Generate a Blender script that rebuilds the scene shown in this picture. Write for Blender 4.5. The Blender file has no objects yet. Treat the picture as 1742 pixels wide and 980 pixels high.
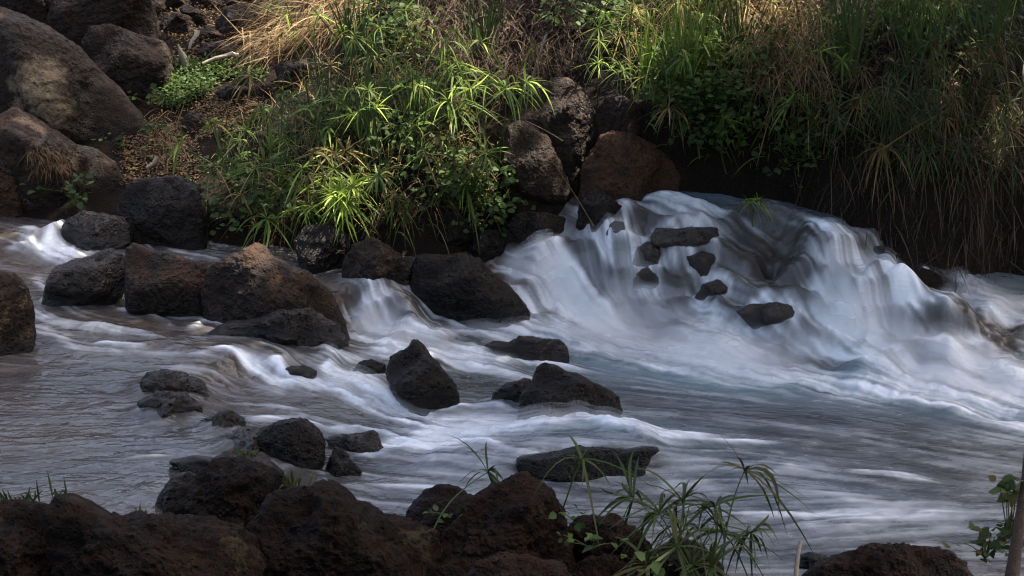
import bpy, bmesh, math, random
import numpy as np
from mathutils import Vector

R = math.radians
sc = bpy.context.scene
COL = sc.collection
rng = np.random.default_rng(7)
random.seed(7)

# ------------------------------------------------------------------ camera, sky, sun, exposure
W0, H0, F = 1742.0, 980.0, 3250.0          # photo frame and focal length in its pixels
CAM = np.array([0.0, 0.0, 3.2]); PITCH = R(14.0)
FWD = np.array([0, math.cos(PITCH), -math.sin(PITCH)])
UP = np.array([0, math.sin(PITCH), math.cos(PITCH)])
RT = np.array([1.0, 0, 0])
cam = bpy.data.cameras.new('camera'); camo = bpy.data.objects.new('camera', cam); COL.objects.link(camo)
camo.location = CAM; camo.rotation_euler = (R(90) - PITCH, 0, 0)
cam.sensor_width = 36; cam.lens = 36 * F / W0; cam.clip_end = 500; cam.clip_start = 0.1
cam.dof.use_dof = True; cam.dof.focus_distance = 11.2; cam.dof.aperture_fstop = 9.0
sc.camera = camo

SUN_EL, SUN_AZ = R(61), R(72)               # azimuth measured from +y (behind the scene) towards +x
SUND = np.array([math.cos(SUN_EL) * math.sin(SUN_AZ), math.cos(SUN_EL) * math.cos(SUN_AZ), math.sin(SUN_EL)])
world = bpy.data.worlds.new('World'); sc.world = world; world.use_nodes = True
wn = world.node_tree.nodes; wl = world.node_tree.links
sky = wn.new('ShaderNodeTexSky'); sky.sky_type = 'NISHITA'; sky.sun_disc = False
sky.sun_elevation = SUN_EL; sky.sun_rotation = SUN_AZ
sky.air_density = 1.0; sky.dust_density = 6.0; sky.ozone_density = 0.25
wn['Background'].inputs['Strength'].default_value = 0.12
wl.new(sky.outputs[0], wn['Background'].inputs['Color'])
sun = bpy.data.lights.new('sun', 'SUN'); suno = bpy.data.objects.new('sun', sun); COL.objects.link(suno)
sun.energy = 4.2; sun.angle = R(0.6); sun.color = (1.0, 0.93, 0.80)
suno.rotation_euler = Vector(SUND).to_track_quat('Z', 'Y').to_euler(); suno.location = (0, 0, 30)
sc.view_settings.view_transform = 'Standard'; sc.view_settings.look = 'None'
sc.view_settings.exposure = 2.08; sc.view_settings.gamma = 1.0
sc.cycles.filter_width = 1.1; sc.cycles.max_bounces = 6; sc.cycles.transparent_max_bounces = 16

# ------------------------------------------------------------------ numeric helpers
def ray(px, py):
    """world direction per metre of camera depth"""
    px = np.asarray(px, float); py = np.asarray(py, float)
    return (RT * ((px - W0 / 2) / F)[..., None] + UP * ((H0 / 2 - py) / F)[..., None] + FWD)

def at_depth(px, py, d):
    return CAM + ray(px, py) * np.asarray(d, float)[..., None]

def at_z(px, py, z):
    r = ray(px, py)
    return CAM + r * ((np.asarray(z, float) - CAM[2]) / r[..., 2])[..., None]

def smooth(a, b, x):
    t = np.clip((x - a) / (b - a), 0, 1); return t * t * (3 - 2 * t)

def _hash(i, j, k, seed):
    i = i.astype(np.uint32); j = j.astype(np.uint32); k = k.astype(np.uint32)
    h = i * np.uint32(374761393) + j * np.uint32(668265263) + k * np.uint32(2147483647) + np.uint32((seed * 974711 + 12345) & 0xffffffff)
    h = (h ^ (h >> np.uint32(13))) * np.uint32(1274126177)
    h = (h ^ (h >> np.uint32(16))) * np.uint32(2246822519)
    return (h ^ (h >> np.uint32(15))).astype(np.float64) / 4294967295.0

def vnoise(p, seed=0):
    p = np.asarray(p, float); f = np.floor(p); u = p - f
    u = u * u * u * (u * (u * 6 - 15) + 10)
    i, j, k = [f[..., n].astype(np.int64) for n in range(3)]
    r = 0
    for a in (0, 1):
        for b in (0, 1):
            for c in (0, 1):
                w = (u[..., 0] if a else 1 - u[..., 0]) * (u[..., 1] if b else 1 - u[..., 1]) * (u[..., 2] if c else 1 - u[..., 2])
                r = r + w * _hash(i + a, j + b, k + c, seed)
    return r * 2 - 1

def fbm(p, oct=4, seed=0, gain=0.5):
    p = np.asarray(p, float); a = 1.0; s = 0; n = 0
    for o in range(oct):
        s = s + a * vnoise(p * (2.03 ** o) + 17.3 * o, seed + o); n += a; a *= gain
    return s / n

def P3(x, y, z=0.0):
    return np.stack(np.broadcast_arrays(np.asarray(x, float), np.asarray(y, float), np.asarray(z, float)), -1)

def gblur(a, sy, sx):
    def k(s):
        n = max(1, int(3 * s)); t = np.arange(-n, n + 1); w = np.exp(-t * t / (2 * s * s + 1e-9)); return w / w.sum()
    for ax, s in ((0, sy), (1, sx)):
        if s <= 0.2: continue
        w = k(s); n = len(w) // 2
        pad = [(0, 0), (0, 0)]; pad[ax] = (n, n)
        b = np.pad(a, pad, mode='edge'); out = np.zeros_like(a)
        for q, ww in enumerate(w):
            out += ww * (b[q:q + a.shape[0], :] if ax == 0 else b[:, q:q + a.shape[1]])
        a = out
    return a

def bil(grid, gx, gy, x, y):
    """bilinear look-up of a grid with uneven axes"""
    fx = np.interp(x, gx, np.arange(len(gx))); fy = np.interp(y, gy, np.arange(len(gy)))
    i = np.minimum(fx.astype(int), len(gx) - 2); j = np.minimum(fy.astype(int), len(gy) - 2)
    u = fx - i; v = fy - j
    return (grid[j, i] * (1 - u) * (1 - v) + grid[j, i + 1] * u * (1 - v) + grid[j + 1, i] * (1 - u) * v + grid[j + 1, i + 1] * u * v)

# ------------------------------------------------------------------ object helpers
def tag(o, label=None, cat=None, group=None, kind=None):
    if label: o['label'] = label
    if cat: o['category'] = cat
    if group: o['group'] = group
    if kind: o['kind'] = kind
    return o

def mesh_obj(name, V, faces, mat, parent=None, smooth_shade=True, attrs=None, loc=None):
    V = np.asarray(V, float)
    if loc is not None: V = V - np.asarray(loc)
    me = bpy.data.meshes.new(name)
    if isinstance(faces, np.ndarray):
        n = faces.shape[1]
        me.vertices.add(len(V)); me.vertices.foreach_set('co', V.astype(np.float32).ravel())
        me.loops.add(faces.size); me.loops.foreach_set('vertex_index', faces.astype(np.int32).ravel())
        me.polygons.add(len(faces)); me.polygons.foreach_set('loop_start', np.arange(0, faces.size, n, dtype=np.int32))
        me.update(calc_edges=True)
    else:
        me.from_pydata(V.tolist(), [], faces); me.update()
    if smooth_shade: me.polygons.foreach_set('use_smooth', np.ones(len(me.polygons), bool))
    for k, v in (attrs or {}).items():
        at = me.attributes.new(k, 'FLOAT', 'POINT'); at.data.foreach_set('value', np.asarray(v, np.float32).ravel())
    me.materials.append(mat)
    o = bpy.data.objects.new(name, me); COL.objects.link(o)
    if loc is not None: o.location = loc
    if parent is not None: o.parent = parent
    return o

def empty(name, loc):
    o = bpy.data.objects.new(name, None); COL.objects.link(o); o.location = loc; o.empty_display_size = 0.1
    return o

def grid_faces(ny, nx):
    i = np.arange(ny - 1)[:, None] * nx + np.arange(nx - 1)[None, :]
    return np.stack([i, i + 1, i + nx + 1, i + nx], -1).reshape(-1, 4)

# ------------------------------------------------------------------ materials
class NT:
    def __init__(s, name):
        s.m = bpy.data.materials.new(name); s.m.use_nodes = True
        s.t = s.m.node_tree; s.bsdf = s.t.nodes['Principled BSDF']; s.out = s.t.nodes['Material Output']
    def n(s, typ, **kw):
        nd = s.t.nodes.new(typ)
        for k, v in kw.items():
            if k in nd.inputs.keys(): s.set(nd.inputs[k], v)
            else: setattr(nd, k, v)
        return nd
    def set(s, sock, v):
        if hasattr(v, 'node'): s.t.links.new(v, sock)
        else: sock.default_value = v
    def math(s, op, a, b=0.0, clamp=False):
        nd = s.t.nodes.new('ShaderNodeMath'); nd.operation = op; nd.use_clamp = clamp
        s.set(nd.inputs[0], a); s.set(nd.inputs[1], b); return nd.outputs[0]
    def mix(s, f, a, b):
        nd = s.t.nodes.new('ShaderNodeMix'); nd.data_type = 'RGBA'
        s.set(nd.inputs[0], f); s.set(nd.inputs[6], a); s.set(nd.inputs[7], b); return nd.outputs[2]
    def ramp(s, f, stops):
        nd = s.t.nodes.new('ShaderNodeValToRGB'); e = nd.color_ramp.elements
        while len(e) < len(stops): e.new(0.5)
        for q, (p, c) in zip(e, stops):
            q.position = p; q.color = (*c, 1) if len(c) == 3 else c
        s.set(nd.inputs[0], f); return nd.outputs[0]
    def noise(s, vec, scale, detail=5, rough=0.55, dist=0.0):
        nd = s.n('ShaderNodeTexNoise'); nd.inputs['Scale'].default_value = scale; nd.inputs['Detail'].default_value = detail
        nd.inputs['Roughness'].default_value = rough; nd.inputs['Distortion'].default_value = dist
        s.set(nd.inputs['Vector'], vec); return nd.outputs['Fac']
    def attr(s, name):
        nd = s.n('ShaderNodeAttribute'); nd.attribute_name = name; return nd.outputs['Fac']
    def bump(s, h, strength, dist, normal=None):
        nd = s.n('ShaderNodeBump'); nd.inputs['Strength'].default_value = strength; nd.inputs['Distance'].default_value = dist
        s.set(nd.inputs['Height'], h)
        if normal is not None: s.set(nd.inputs['Normal'], normal)
        return nd.outputs[0]
def C4(c): return (*c, 1.0)

def rock_mat(name, dark, mid, top, top_amt=0.5, lichen=None, lichen_amt=0.0, rough=(0.55, 0.85), pit=1.0, spec=0.26, k=.38, lichen_at=None):
    dark, mid, top = [tuple(np.array(c) * np.array([1.05, .70, .43]) * k) for c in (dark, mid, top)]
    s = NT(name); co = s.n('ShaderNodeTexCoord').outputs['Object']
    geo = s.n('ShaderNodeNewGeometry')
    n1 = s.noise(co, 3.2, 6, 0.6, 0.4); n2 = s.noise(co, 22, 6, 0.65); n3 = s.noise(co, 7.5, 4, 0.6)
    base = s.mix(s.ramp(n1, [(0.36, (0, 0, 0)), (0.66, (1, 1, 1))]), C4(dark), C4(mid))
    base = s.mix(s.ramp(n2, [(0.42, (0.75, 0.75, 0.75)), (0.62, (0, 0, 0))]), base, C4(tuple(c * 0.45 for c in dark)))
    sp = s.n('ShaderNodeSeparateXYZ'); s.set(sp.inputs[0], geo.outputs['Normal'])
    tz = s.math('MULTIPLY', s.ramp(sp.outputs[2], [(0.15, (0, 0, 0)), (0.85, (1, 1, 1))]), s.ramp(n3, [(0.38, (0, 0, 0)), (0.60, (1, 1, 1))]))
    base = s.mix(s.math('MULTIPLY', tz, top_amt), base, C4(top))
    if lichen:
        n4 = s.noise(co, 4.2, 7, 0.7, 0.9)
        lm = s.ramp(n4, [(0.60 - lichen_amt * 0.2, (0, 0, 0)), (0.67 - lichen_amt * 0.2, (1, 1, 1))])
        if lichen_at:
            sx = s.n('ShaderNodeSeparateXYZ'); s.set(sx.inputs[0], co)
            ax = s.math('SUBTRACT', sx.outputs[0], lichen_at[0]); az = s.math('MULTIPLY', s.math('SUBTRACT', sx.outputs[2], lichen_at[1]), .75)
            dd = s.math('SQRT', s.math('ADD', s.math('MULTIPLY', ax, ax), s.math('MULTIPLY', az, az)))
            dd = s.math('ADD', dd, s.math('MULTIPLY', s.math('SUBTRACT', n3, .5), .25))
            lm = s.math('MULTIPLY', s.ramp(n4, [(0.36, (0, 0, 0)), (0.52, (1, 1, 1))]), s.ramp(dd, [(lichen_at[2] * .6, (1, 1, 1)), (lichen_at[2] * 1.2, (0, 0, 0))]))
        base = s.mix(s.math('MULTIPLY', lm, 0.8), base, C4(lichen))
    v = s.n('ShaderNodeTexVoronoi'); v.inputs['Scale'].default_value = 55; s.set(v.inputs['Vector'], co)
    pits = s.ramp(v.outputs['Distance'], [(0.10, (0, 0, 0)), (0.38, (1, 1, 1))])
    v2 = s.n('ShaderNodeTexVoronoi'); v2.inputs['Scale'].default_value = 21; v2.inputs['Randomness'].default_value = 1; s.set(v2.inputs['Vector'], co)
    pits2 = s.ramp(v2.outputs['Distance'], [(0.06, (0, 0, 0)), (0.25, (1, 1, 1))])
    base = s.mix(s.math('MULTIPLY', s.math('SUBTRACT', 1, pits2), .6 * min(pit, 1)), base, C4(tuple(c * .25 for c in dark)))
    n5 = s.noise(co, 60, 4, .7); base = s.mix(s.ramp(n5, [(.52, (0, 0, 0)), (.70, (.3, .3, .3))]), base, C4(tuple(min(1, c * 1.9) for c in mid)))
    b = s.bump(n2, 0.9, 0.04)
    b = s.bump(pits, 0.7 * pit, 0.016, b); b = s.bump(pits2, 0.7 * pit, 0.03, b)
    b = s.bump(s.noise(co, 90, 3, 0.6), 0.35, 0.006, b)
    wt = s.attr('wet'); base = s.mix(s.math('MULTIPLY', wt, .55), base, C4(tuple(.4 * c for c in dark)))
    s.set(s.bsdf.inputs['Base Color'], base); s.set(s.bsdf.inputs['Normal'], b)
    rr = s.n('ShaderNodeMapRange'); s.set(rr.inputs[0], n3); rr.inputs[1].default_value = 0.35; rr.inputs[2].default_value = 0.65
    rr.inputs[3].default_value = rough[0]; rr.inputs[4].default_value = rough[1]
    s.set(s.bsdf.inputs['Roughness'], s.math('MULTIPLY', rr.outputs[0], s.math('SUBTRACT', 1, s.math('MULTIPLY', wt, .72)))); s.bsdf.inputs['Specular IOR Level'].default_value = spec
    return s.m

M = {}
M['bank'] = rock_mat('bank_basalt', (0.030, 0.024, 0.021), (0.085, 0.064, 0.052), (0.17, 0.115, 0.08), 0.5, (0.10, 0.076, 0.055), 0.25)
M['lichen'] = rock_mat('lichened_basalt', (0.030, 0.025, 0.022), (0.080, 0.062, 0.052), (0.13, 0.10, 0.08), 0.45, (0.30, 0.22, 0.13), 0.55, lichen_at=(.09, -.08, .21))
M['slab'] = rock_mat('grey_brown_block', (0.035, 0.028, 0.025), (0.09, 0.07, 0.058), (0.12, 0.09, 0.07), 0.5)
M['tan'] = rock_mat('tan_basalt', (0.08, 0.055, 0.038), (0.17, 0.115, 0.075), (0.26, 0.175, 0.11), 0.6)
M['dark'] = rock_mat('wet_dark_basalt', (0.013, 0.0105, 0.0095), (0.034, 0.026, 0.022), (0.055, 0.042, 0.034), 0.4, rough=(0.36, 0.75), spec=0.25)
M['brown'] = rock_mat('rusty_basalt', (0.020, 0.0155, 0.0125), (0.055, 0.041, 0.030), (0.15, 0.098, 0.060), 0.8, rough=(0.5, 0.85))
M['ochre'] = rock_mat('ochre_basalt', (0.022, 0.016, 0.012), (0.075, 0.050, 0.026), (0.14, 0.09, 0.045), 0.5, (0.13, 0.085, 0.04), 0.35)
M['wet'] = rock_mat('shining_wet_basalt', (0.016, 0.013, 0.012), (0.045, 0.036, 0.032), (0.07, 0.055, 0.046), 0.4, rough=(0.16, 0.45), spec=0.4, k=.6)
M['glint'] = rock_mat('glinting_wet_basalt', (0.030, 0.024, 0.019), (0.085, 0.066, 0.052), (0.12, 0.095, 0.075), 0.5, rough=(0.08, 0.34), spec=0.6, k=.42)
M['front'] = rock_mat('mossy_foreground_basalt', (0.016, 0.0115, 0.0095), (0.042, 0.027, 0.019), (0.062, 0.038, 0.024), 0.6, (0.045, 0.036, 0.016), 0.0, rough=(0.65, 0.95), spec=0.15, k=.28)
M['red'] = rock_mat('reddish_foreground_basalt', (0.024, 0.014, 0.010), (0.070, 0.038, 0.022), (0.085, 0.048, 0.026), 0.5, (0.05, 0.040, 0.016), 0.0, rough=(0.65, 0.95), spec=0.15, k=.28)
M['grey'] = rock_mat('pale_grey_stone', (0.16, 0.14, 0.13), (0.34, 0.31, 0.29), (0.40, 0.37, 0.35), 0.4)

def leaf_mat(name, stops, transl=0.4, rough=0.55, spec=0.18):
    s = NT(name); t = s.attr('tint')
    col = s.ramp(t, stops)
    co = s.n('ShaderNodeTexCoord').outputs['Object']
    col = s.mix(s.math('MULTIPLY', s.noise(co, 30, 3), 0.35), col, C4(tuple(c * 0.5 for c in stops[-1][1])))
    s.set(s.bsdf.inputs['Base Color'], col); s.bsdf.inputs['Roughness'].default_value = rough
    s.bsdf.inputs['Specular IOR Level'].default_value = spec
    tr = s.n('ShaderNodeBsdfTranslucent'); s.set(tr.inputs[0], col)
    mx = s.n('ShaderNodeMixShader'); mx.inputs[0].default_value = transl
    s.t.links.new(s.bsdf.outputs[0], mx.inputs[1]); s.t.links.new(tr.outputs[0], mx.inputs[2]); s.t.links.new(mx.outputs[0], s.out.inputs[0])
    return s.m
M['leaf'] = leaf_mat('sedge_leaf', [(0.0, (0.055, 0.032, 0.018)), (0.14, (0.24, 0.145, 0.065)), (0.24, (0.30, 0.22, 0.09)), (0.38, (0.115, 0.115, 0.03)), (0.68, (0.062, 0.110, 0.023)), (0.88, (0.115, 0.185, 0.032)), (1.0, (0.36, 0.46, 0.08))])
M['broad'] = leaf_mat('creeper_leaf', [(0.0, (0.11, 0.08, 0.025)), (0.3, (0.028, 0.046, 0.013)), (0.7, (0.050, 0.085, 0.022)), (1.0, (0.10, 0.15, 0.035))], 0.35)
M['near'] = leaf_mat('shaded_sedge_leaf', [(0.0, (0.10, 0.06, 0.02)), (0.3, (0.05, 0.052, 0.015)), (0.6, (0.026, 0.043, 0.012)), (1.0, (0.05, 0.085, 0.02))], 0.25)  # darker copy of the sedge leaf, with shade put into its colour
M['straw'] = leaf_mat('dry_straw', [(0.0, (0.09, 0.05, 0.027)), (0.5, (0.25, 0.155, 0.075)), (1.0, (0.42, 0.30, 0.16))], 0.25, 0.6)
M['stem'] = leaf_mat('green_stem', [(0.0, (0.20, 0.12, 0.05)), (0.4, (0.06, 0.075, 0.022)), (1.0, (0.055, 0.095, 0.025))], 0.0, 0.5)
M['twig'] = leaf_mat('grey_brown_twig', [(0.0, (0.05, 0.032, 0.022)), (1.0, (0.14, 0.095, 0.062))], 0.0, 0.8)
M['canopy'] = leaf_mat('tree_leaf', [(0.0, (0.03, 0.06, 0.015)), (1.0, (0.06, 0.11, 0.025))], 0.25)

def wood_mat(name, a, b):
    s = NT(name); co = s.n('ShaderNodeTexCoord').outputs['Object']
    n = s.noise(co, 14, 6, 0.65, 0.6)
    s.set(s.bsdf.inputs['Base Color'], s.mix(n, C4(a), C4(b))); s.bsdf.inputs['Roughness'].default_value = 0.85
    s.set(s.bsdf.inputs['Normal'], s.bump(n, 0.8, 0.02)); return s.m
M['wood'] = wood_mat('weathered_wood', (0.10, 0.075, 0.055), (0.45, 0.37, 0.29))
M['bark'] = wood_mat('dark_bark', (0.022, 0.012, 0.008), (0.06, 0.033, 0.02))

s = NT('bank_soil'); co = s.n('ShaderNodeTexCoord').outputs['Object']
n1 = s.noise(co, 2.2, 6, 0.6); n2 = s.noise(co, 26, 6, 0.7); n3 = s.noise(co, 110, 3, 0.7)
c = s.mix(s.ramp(n1, [(0.4, (0, 0, 0)), (0.62, (1, 1, 1))]), C4((0.006, 0.0042, 0.003)), C4((0.017, 0.011, 0.007)))
c = s.mix(s.ramp(n3, [(0.52, (0, 0, 0)), (0.68, (1, 1, 1))]), c, C4((0.042, 0.026, 0.015)))
s.set(s.bsdf.inputs['Base Color'], c); s.bsdf.inputs['Roughness'].default_value = 0.95; s.bsdf.inputs['Specular IOR Level'].default_value = 0.15
s.set(s.bsdf.inputs['Normal'], s.bump(n3, 0.6, 0.02, s.bump(n2, 0.9, 0.06))); M['soil'] = s.m

# water: dark clear water that turns to aerated white water where the attribute "foam" says so
s = NT('stream_water'); foam = s.attr('foam'); st = s.attr('streak'); bed = s.attr('bed')
co = s.n('ShaderNodeTexCoord').outputs['Object']
aer = s.attr('aer'); deep = s.mix(bed, C4((0.030, 0.034, 0.040)), C4((0.052, 0.038, 0.028))); deep = s.mix(aer, deep, C4((0.14, 0.22, 0.26)))
white = s.mix(st, C4((0.52, 0.56, 0.63)), C4((0.86, 0.86, 0.87)))
s.set(s.bsdf.inputs['Base Color'], s.mix(foam, deep, white))
rr = s.n('ShaderNodeMapRange'); s.set(rr.inputs[0], foam); rr.inputs[1].default_value = 0; rr.inputs[2].default_value = 0.6
rr.inputs[3].default_value = 0.11; rr.inputs[4].default_value = 0.8
mp = s.n('ShaderNodeMapping'); s.set(mp.inputs[0], co); mp.inputs['Scale'].default_value = (2.4, 5.5, 3)
s.set(s.bsdf.inputs['Normal'], s.bump(s.noise(mp.outputs[0], 2.2, 4, .55, .8), .38, .03))
s.set(s.bsdf.inputs['Roughness'], rr.outputs[0]); s.bsdf.inputs['IOR'].default_value = 1.33; s.bsdf.inputs['Specular IOR Level'].default_value = 0.5
M['water'] = s.m
s = NT('white_water_veil'); al = s.attr('veil'); st = s.attr('streak')
s.set(s.bsdf.inputs['Base Color'], s.mix(st, C4((0.56, 0.58, 0.62)), C4((0.88, 0.86, 0.84))))
s.bsdf.inputs['Roughness'].default_value = 0.9; s.bsdf.inputs['Specular IOR Level'].default_value = 0.1
s.set(s.bsdf.inputs['Alpha'], al); M['veil'] = s.m

# ------------------------------------------------------------------ water surface
CP = [  # photo pixel, height of the water there
 (-300,700,.18),(-300,850,.15),(-300,560,.28),(-300,440,.45),(0,700,.17),(100,655,.18),(0,625,.2),(200,750,.16),(50,830,.15),(250,830,.15),(300,710,.155),(200,860,.15),(-100,900,.15),(380,760,.15),(330,690,.155),(330,790,.14),(100,700,.17),(150,800,.15),
 (-20,440,.42),(30,440,.41),(85,440,.40),(300,440,.40),(30,400,.50),(85,390,.56),(120,480,.34),(40,500,.33),(60,545,.27),(120,548,.27),(200,560,.265),(300,575,.25),(220,535,.28),(370,437,.40),(440,470,.38),(330,550,.26),(120,600,.225),(220,610,.22),(330,605,.225),
 (540,480,.35),(600,490,.345),(650,488,.345),(560,450,.38),(700,500,.33),(640,496,.335),(700,528,.27),(630,555,.12),(660,570,.095),(740,562,.095),(610,570,.1),
 (390,590,.225),(440,588,.225),(480,600,.19),(410,640,.12),(450,655,.085),(480,650,.085),(380,690,.08),(350,680,.10),(540,600,.15),(575,598,.14),(560,648,.06),(520,680,.065),(440,690,.075),(600,672,.06),(670,680,.055),(560,700,.055),(480,705,.06),
 (890,766,.115),(980,750,.13),(1060,755,.13),(1108,750,.11),(900,722,.07),(980,716,.06),(1060,724,.06),(900,822,0),(1000,820,0),(1090,815,0),(640,720,.03),(735,715,.0),(700,740,.0),(560,745,.02),
 (600,830,0),(560,870,0),(700,790,.0),(800,740,.01),(850,565,.085),(800,580,.075),(700,590,.075),(950,560,.085),(850,640,.02),(1000,640,.02),(1100,640,.02),(1200,700,.01),(1400,700,.01),(1700,710,.0),(1500,850,0),(1250,900,0),(1742,900,0),(1000,830,0),(1100,850,0),(2100,700,0),(2100,900,0),(640,900,0),(1400,980,0),(1700,1000,0),(900,900,0),(820,690,.015),(760,650,.03),
 (950,535,.12),(1100,565,.10),(1250,595,.075),(1400,605,.09),(1500,590,.12),(1650,630,.07),(1742,655,.05),(1330,600,.09),(1900,660,.05),
 (910,402,.57),(890,440,.42),(950,440,.42),(960,470,.33),(1000,500,.22),(870,470,.33),(1050,475,.36),(1100,505,.26),(1150,475,.38),(1200,515,.24),(1250,485,.36),(1310,500,.30),(1300,450,.50),
 (1000,400,.60),(1040,395,.63),(1080,372,.69),(1170,360,.745),(1250,350,.77),(1330,352,.77),(1280,400,.68),(1150,425,.56),(1060,430,.52),(1240,430,.56),(1350,445,.55),(1150,345,.76),(1000,350,.74),
 (1390,372,.78),(1440,386,.76),(1500,420,.69),(1400,425,.63),(1440,470,.50),(1470,430,.66),(1550,445,.61),(1600,475,.53),(1640,502,.44),(1668,506,.39),(1692,511,.355),(1650,528,.335),(1690,535,.29),(1560,525,.29),(1450,540,.22),(1700,520,.32),(1760,515,.32),(1650,570,.15),(1742,570,.16),(1900,520,.32),(2100,560,.2),
]
cp = np.array(CP); cw = at_z(cp[:, 0], cp[:, 1], cp[:, 2])
def rbf(src, val, lam=0.01):
    d = np.hypot(src[:, None, 0] - src[None, :, 0], src[:, None, 1] - src[None, :, 1])
    n = len(src); A = np.zeros((n + 1, n + 1)); A[:n, :n] = -d - lam * 0 + lam * -1 * np.eye(n) * -1; A[:n, n] = 1; A[n, :n] = 1
    w = np.linalg.solve(A, np.append(val, 0)); return w
def rbf_eval(src, w, x, y):
    out = np.full(x.shape, w[-1])
    for q in range(len(src)): out -= w[q] * np.hypot(x - src[q, 0], y - src[q, 1])
    return out
wz = rbf(cw[:, :2], cp[:, 2], 0.02)
def axis(a0, a1, b0, b1, dense, grow):
    core = list(np.arange(a0, a1, dense)); lo = []; hi = []
    x = a0; d = dense
    while x > b0: d *= grow; x -= d; lo.append(x)
    x = core[-1]; d = dense
    while x < b1: d *= grow; x += d; hi.append(x)
    return np.array(lo[::-1] + core + hi)
GX = axis(-3.5, 3.5, -10, 10, 0.0062, 1.06); GY = np.arange(7.0, 12.75, 0.0105)
# coarse evaluation then interpolation keeps the script quick
cx_ = np.linspace(-10, 10, 500); cx_ = np.sort(np.concatenate([np.linspace(-10, -3.6, 30), np.linspace(-3.55, 3.55, 240), np.linspace(3.6, 10, 30)])); cy_ = np.linspace(6.9, 12.9, 200)
XX, YY = np.meshgrid(cx_, cy_)
hc = np.clip(rbf_eval(cw[:, :2], wz, XX, YY), -0.02, 0.85)
X, Y = np.meshgrid(GX, GY)
h0 = bil(hc, cx_, cy_, X, Y); h0 = gblur(h0, 4, 7)
WH = h0
def water_z(x, y): return bil(WH, GX, GY, np.clip(x, GX[0], GX[-1]), np.clip(y, GY[0], GY[-1]))

# ------------------------------------------------------------------ ground: stream bed, far bank, near bank
def far_line(x): return np.interp(x, [-12, -4, -3.0, -2, -1.2, -.5, 0, .5, .9, 1.6, 1.85, 2.1, 2.4, 2.7, 3.1, 3.5, 5, 12], [12.9, 12.5, 12.3, 12.2, 12.0, 11.95, 12.1, 12.25, 12.16, 11.99, 11.76, 11.56, 11.43, 11.40, 11.46, 11.5, 11.4, 11.2]) + .10 * fbm(P3(x * 2.7, 0 * x, 3.3), 3, 91)
def near_line(x): return np.interp(x, [-12, -4, -2.0, -1.4, -.8, -.4, 0, .6, 1.2, 3, 12], [8.3, 8.2, 8.1, 8.3, 8.05, 7.85, 8.0, 7.7, 7.5, 7.4, 7.2])
def terrain(x, y):
    s_ = y - far_line(x)
    z0 = np.interp(x, [-12, -3, -1, 0, 1, 1.9, 2.2, 2.5, 2.8, 3.2, 12], [.40, .40, .34, .5, .7, .72, .66, .52, .38, .28, .2])
    stp = np.interp(x, [-12, -2.5, -1.6, -1, 0, .8, 1.8, 2.2, 12], [.25, .12, .12, .28, .35, .40, .45, .62, .7])
    slo = np.interp(x, [-12, -2.4, -1.2, 0, 1, 2, 12], [.42, .42, .46, .52, .60, .66, .7])
    wid = np.interp(x, [-12, -1, 1, 2, 12], [.3, .3, .25, .16, .16])
    far = z0 - .35 + .35 * smooth(-.35, 0, s_) + stp * smooth(0, wid, s_) + slo * np.maximum(s_, 0) * (1 - .25 * smooth(2, 8, s_)) - 1.6 * np.maximum(-s_ - .2, 0)
    sn = near_line(x) - y
    near = -.25 + .22 * smooth(-.35, .05, sn) + np.minimum(.26 * np.maximum(sn, 0), 1.55)
    bedz = water_z(x, y) - .22
    nz = fbm(P3(x * 1.3, y * 1.3), 4, 3) * .10 + fbm(P3(x * 7, y * 7), 3, 9) * .025
    dry = smooth(-.05, .3, np.maximum(s_, sn))
    return np.maximum(np.maximum(far, near), bedz) + nz * (0.3 + 0.7 * dry)
TX = axis(-4.2, 4.2, -45, 45, 0.03, 1.10); TY = np.concatenate([axis(6.6, 16.5, -30, 60, 0.03, 1.10)])
TXX, TYY = np.meshgrid(TX, TY)
TH = terrain(TXX, TYY)
def ground_z(x, y): return bil(TH, TX, TY, x, y)
mesh_obj('ground', np.stack([TXX, TYY, TH], -1).reshape(-1, 3), grid_faces(*TH.shape), M['soil'])
tag(bpy.data.objects['ground'], kind='structure')

SD = np.arange(6.5, 26, 0.01)
def hit(px, py, what='any'):
    p = CAM + ray(px, py) * SD[:, None]
    g = ground_z(p[:, 0], p[:, 1])
    if what != 'ground':
        w = np.where((p[:, 1] < GY[-1]) & (p[:, 1] > GY[0]), water_z(p[:, 0], p[:, 1]), -9); g = np.maximum(g, w) if what == 'any' else w
    k = np.argmax(p[:, 2] <= g); k = len(SD) - 1 if k == 0 and p[0, 2] > g[0] else k
    return p[k], SD[k]

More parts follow.
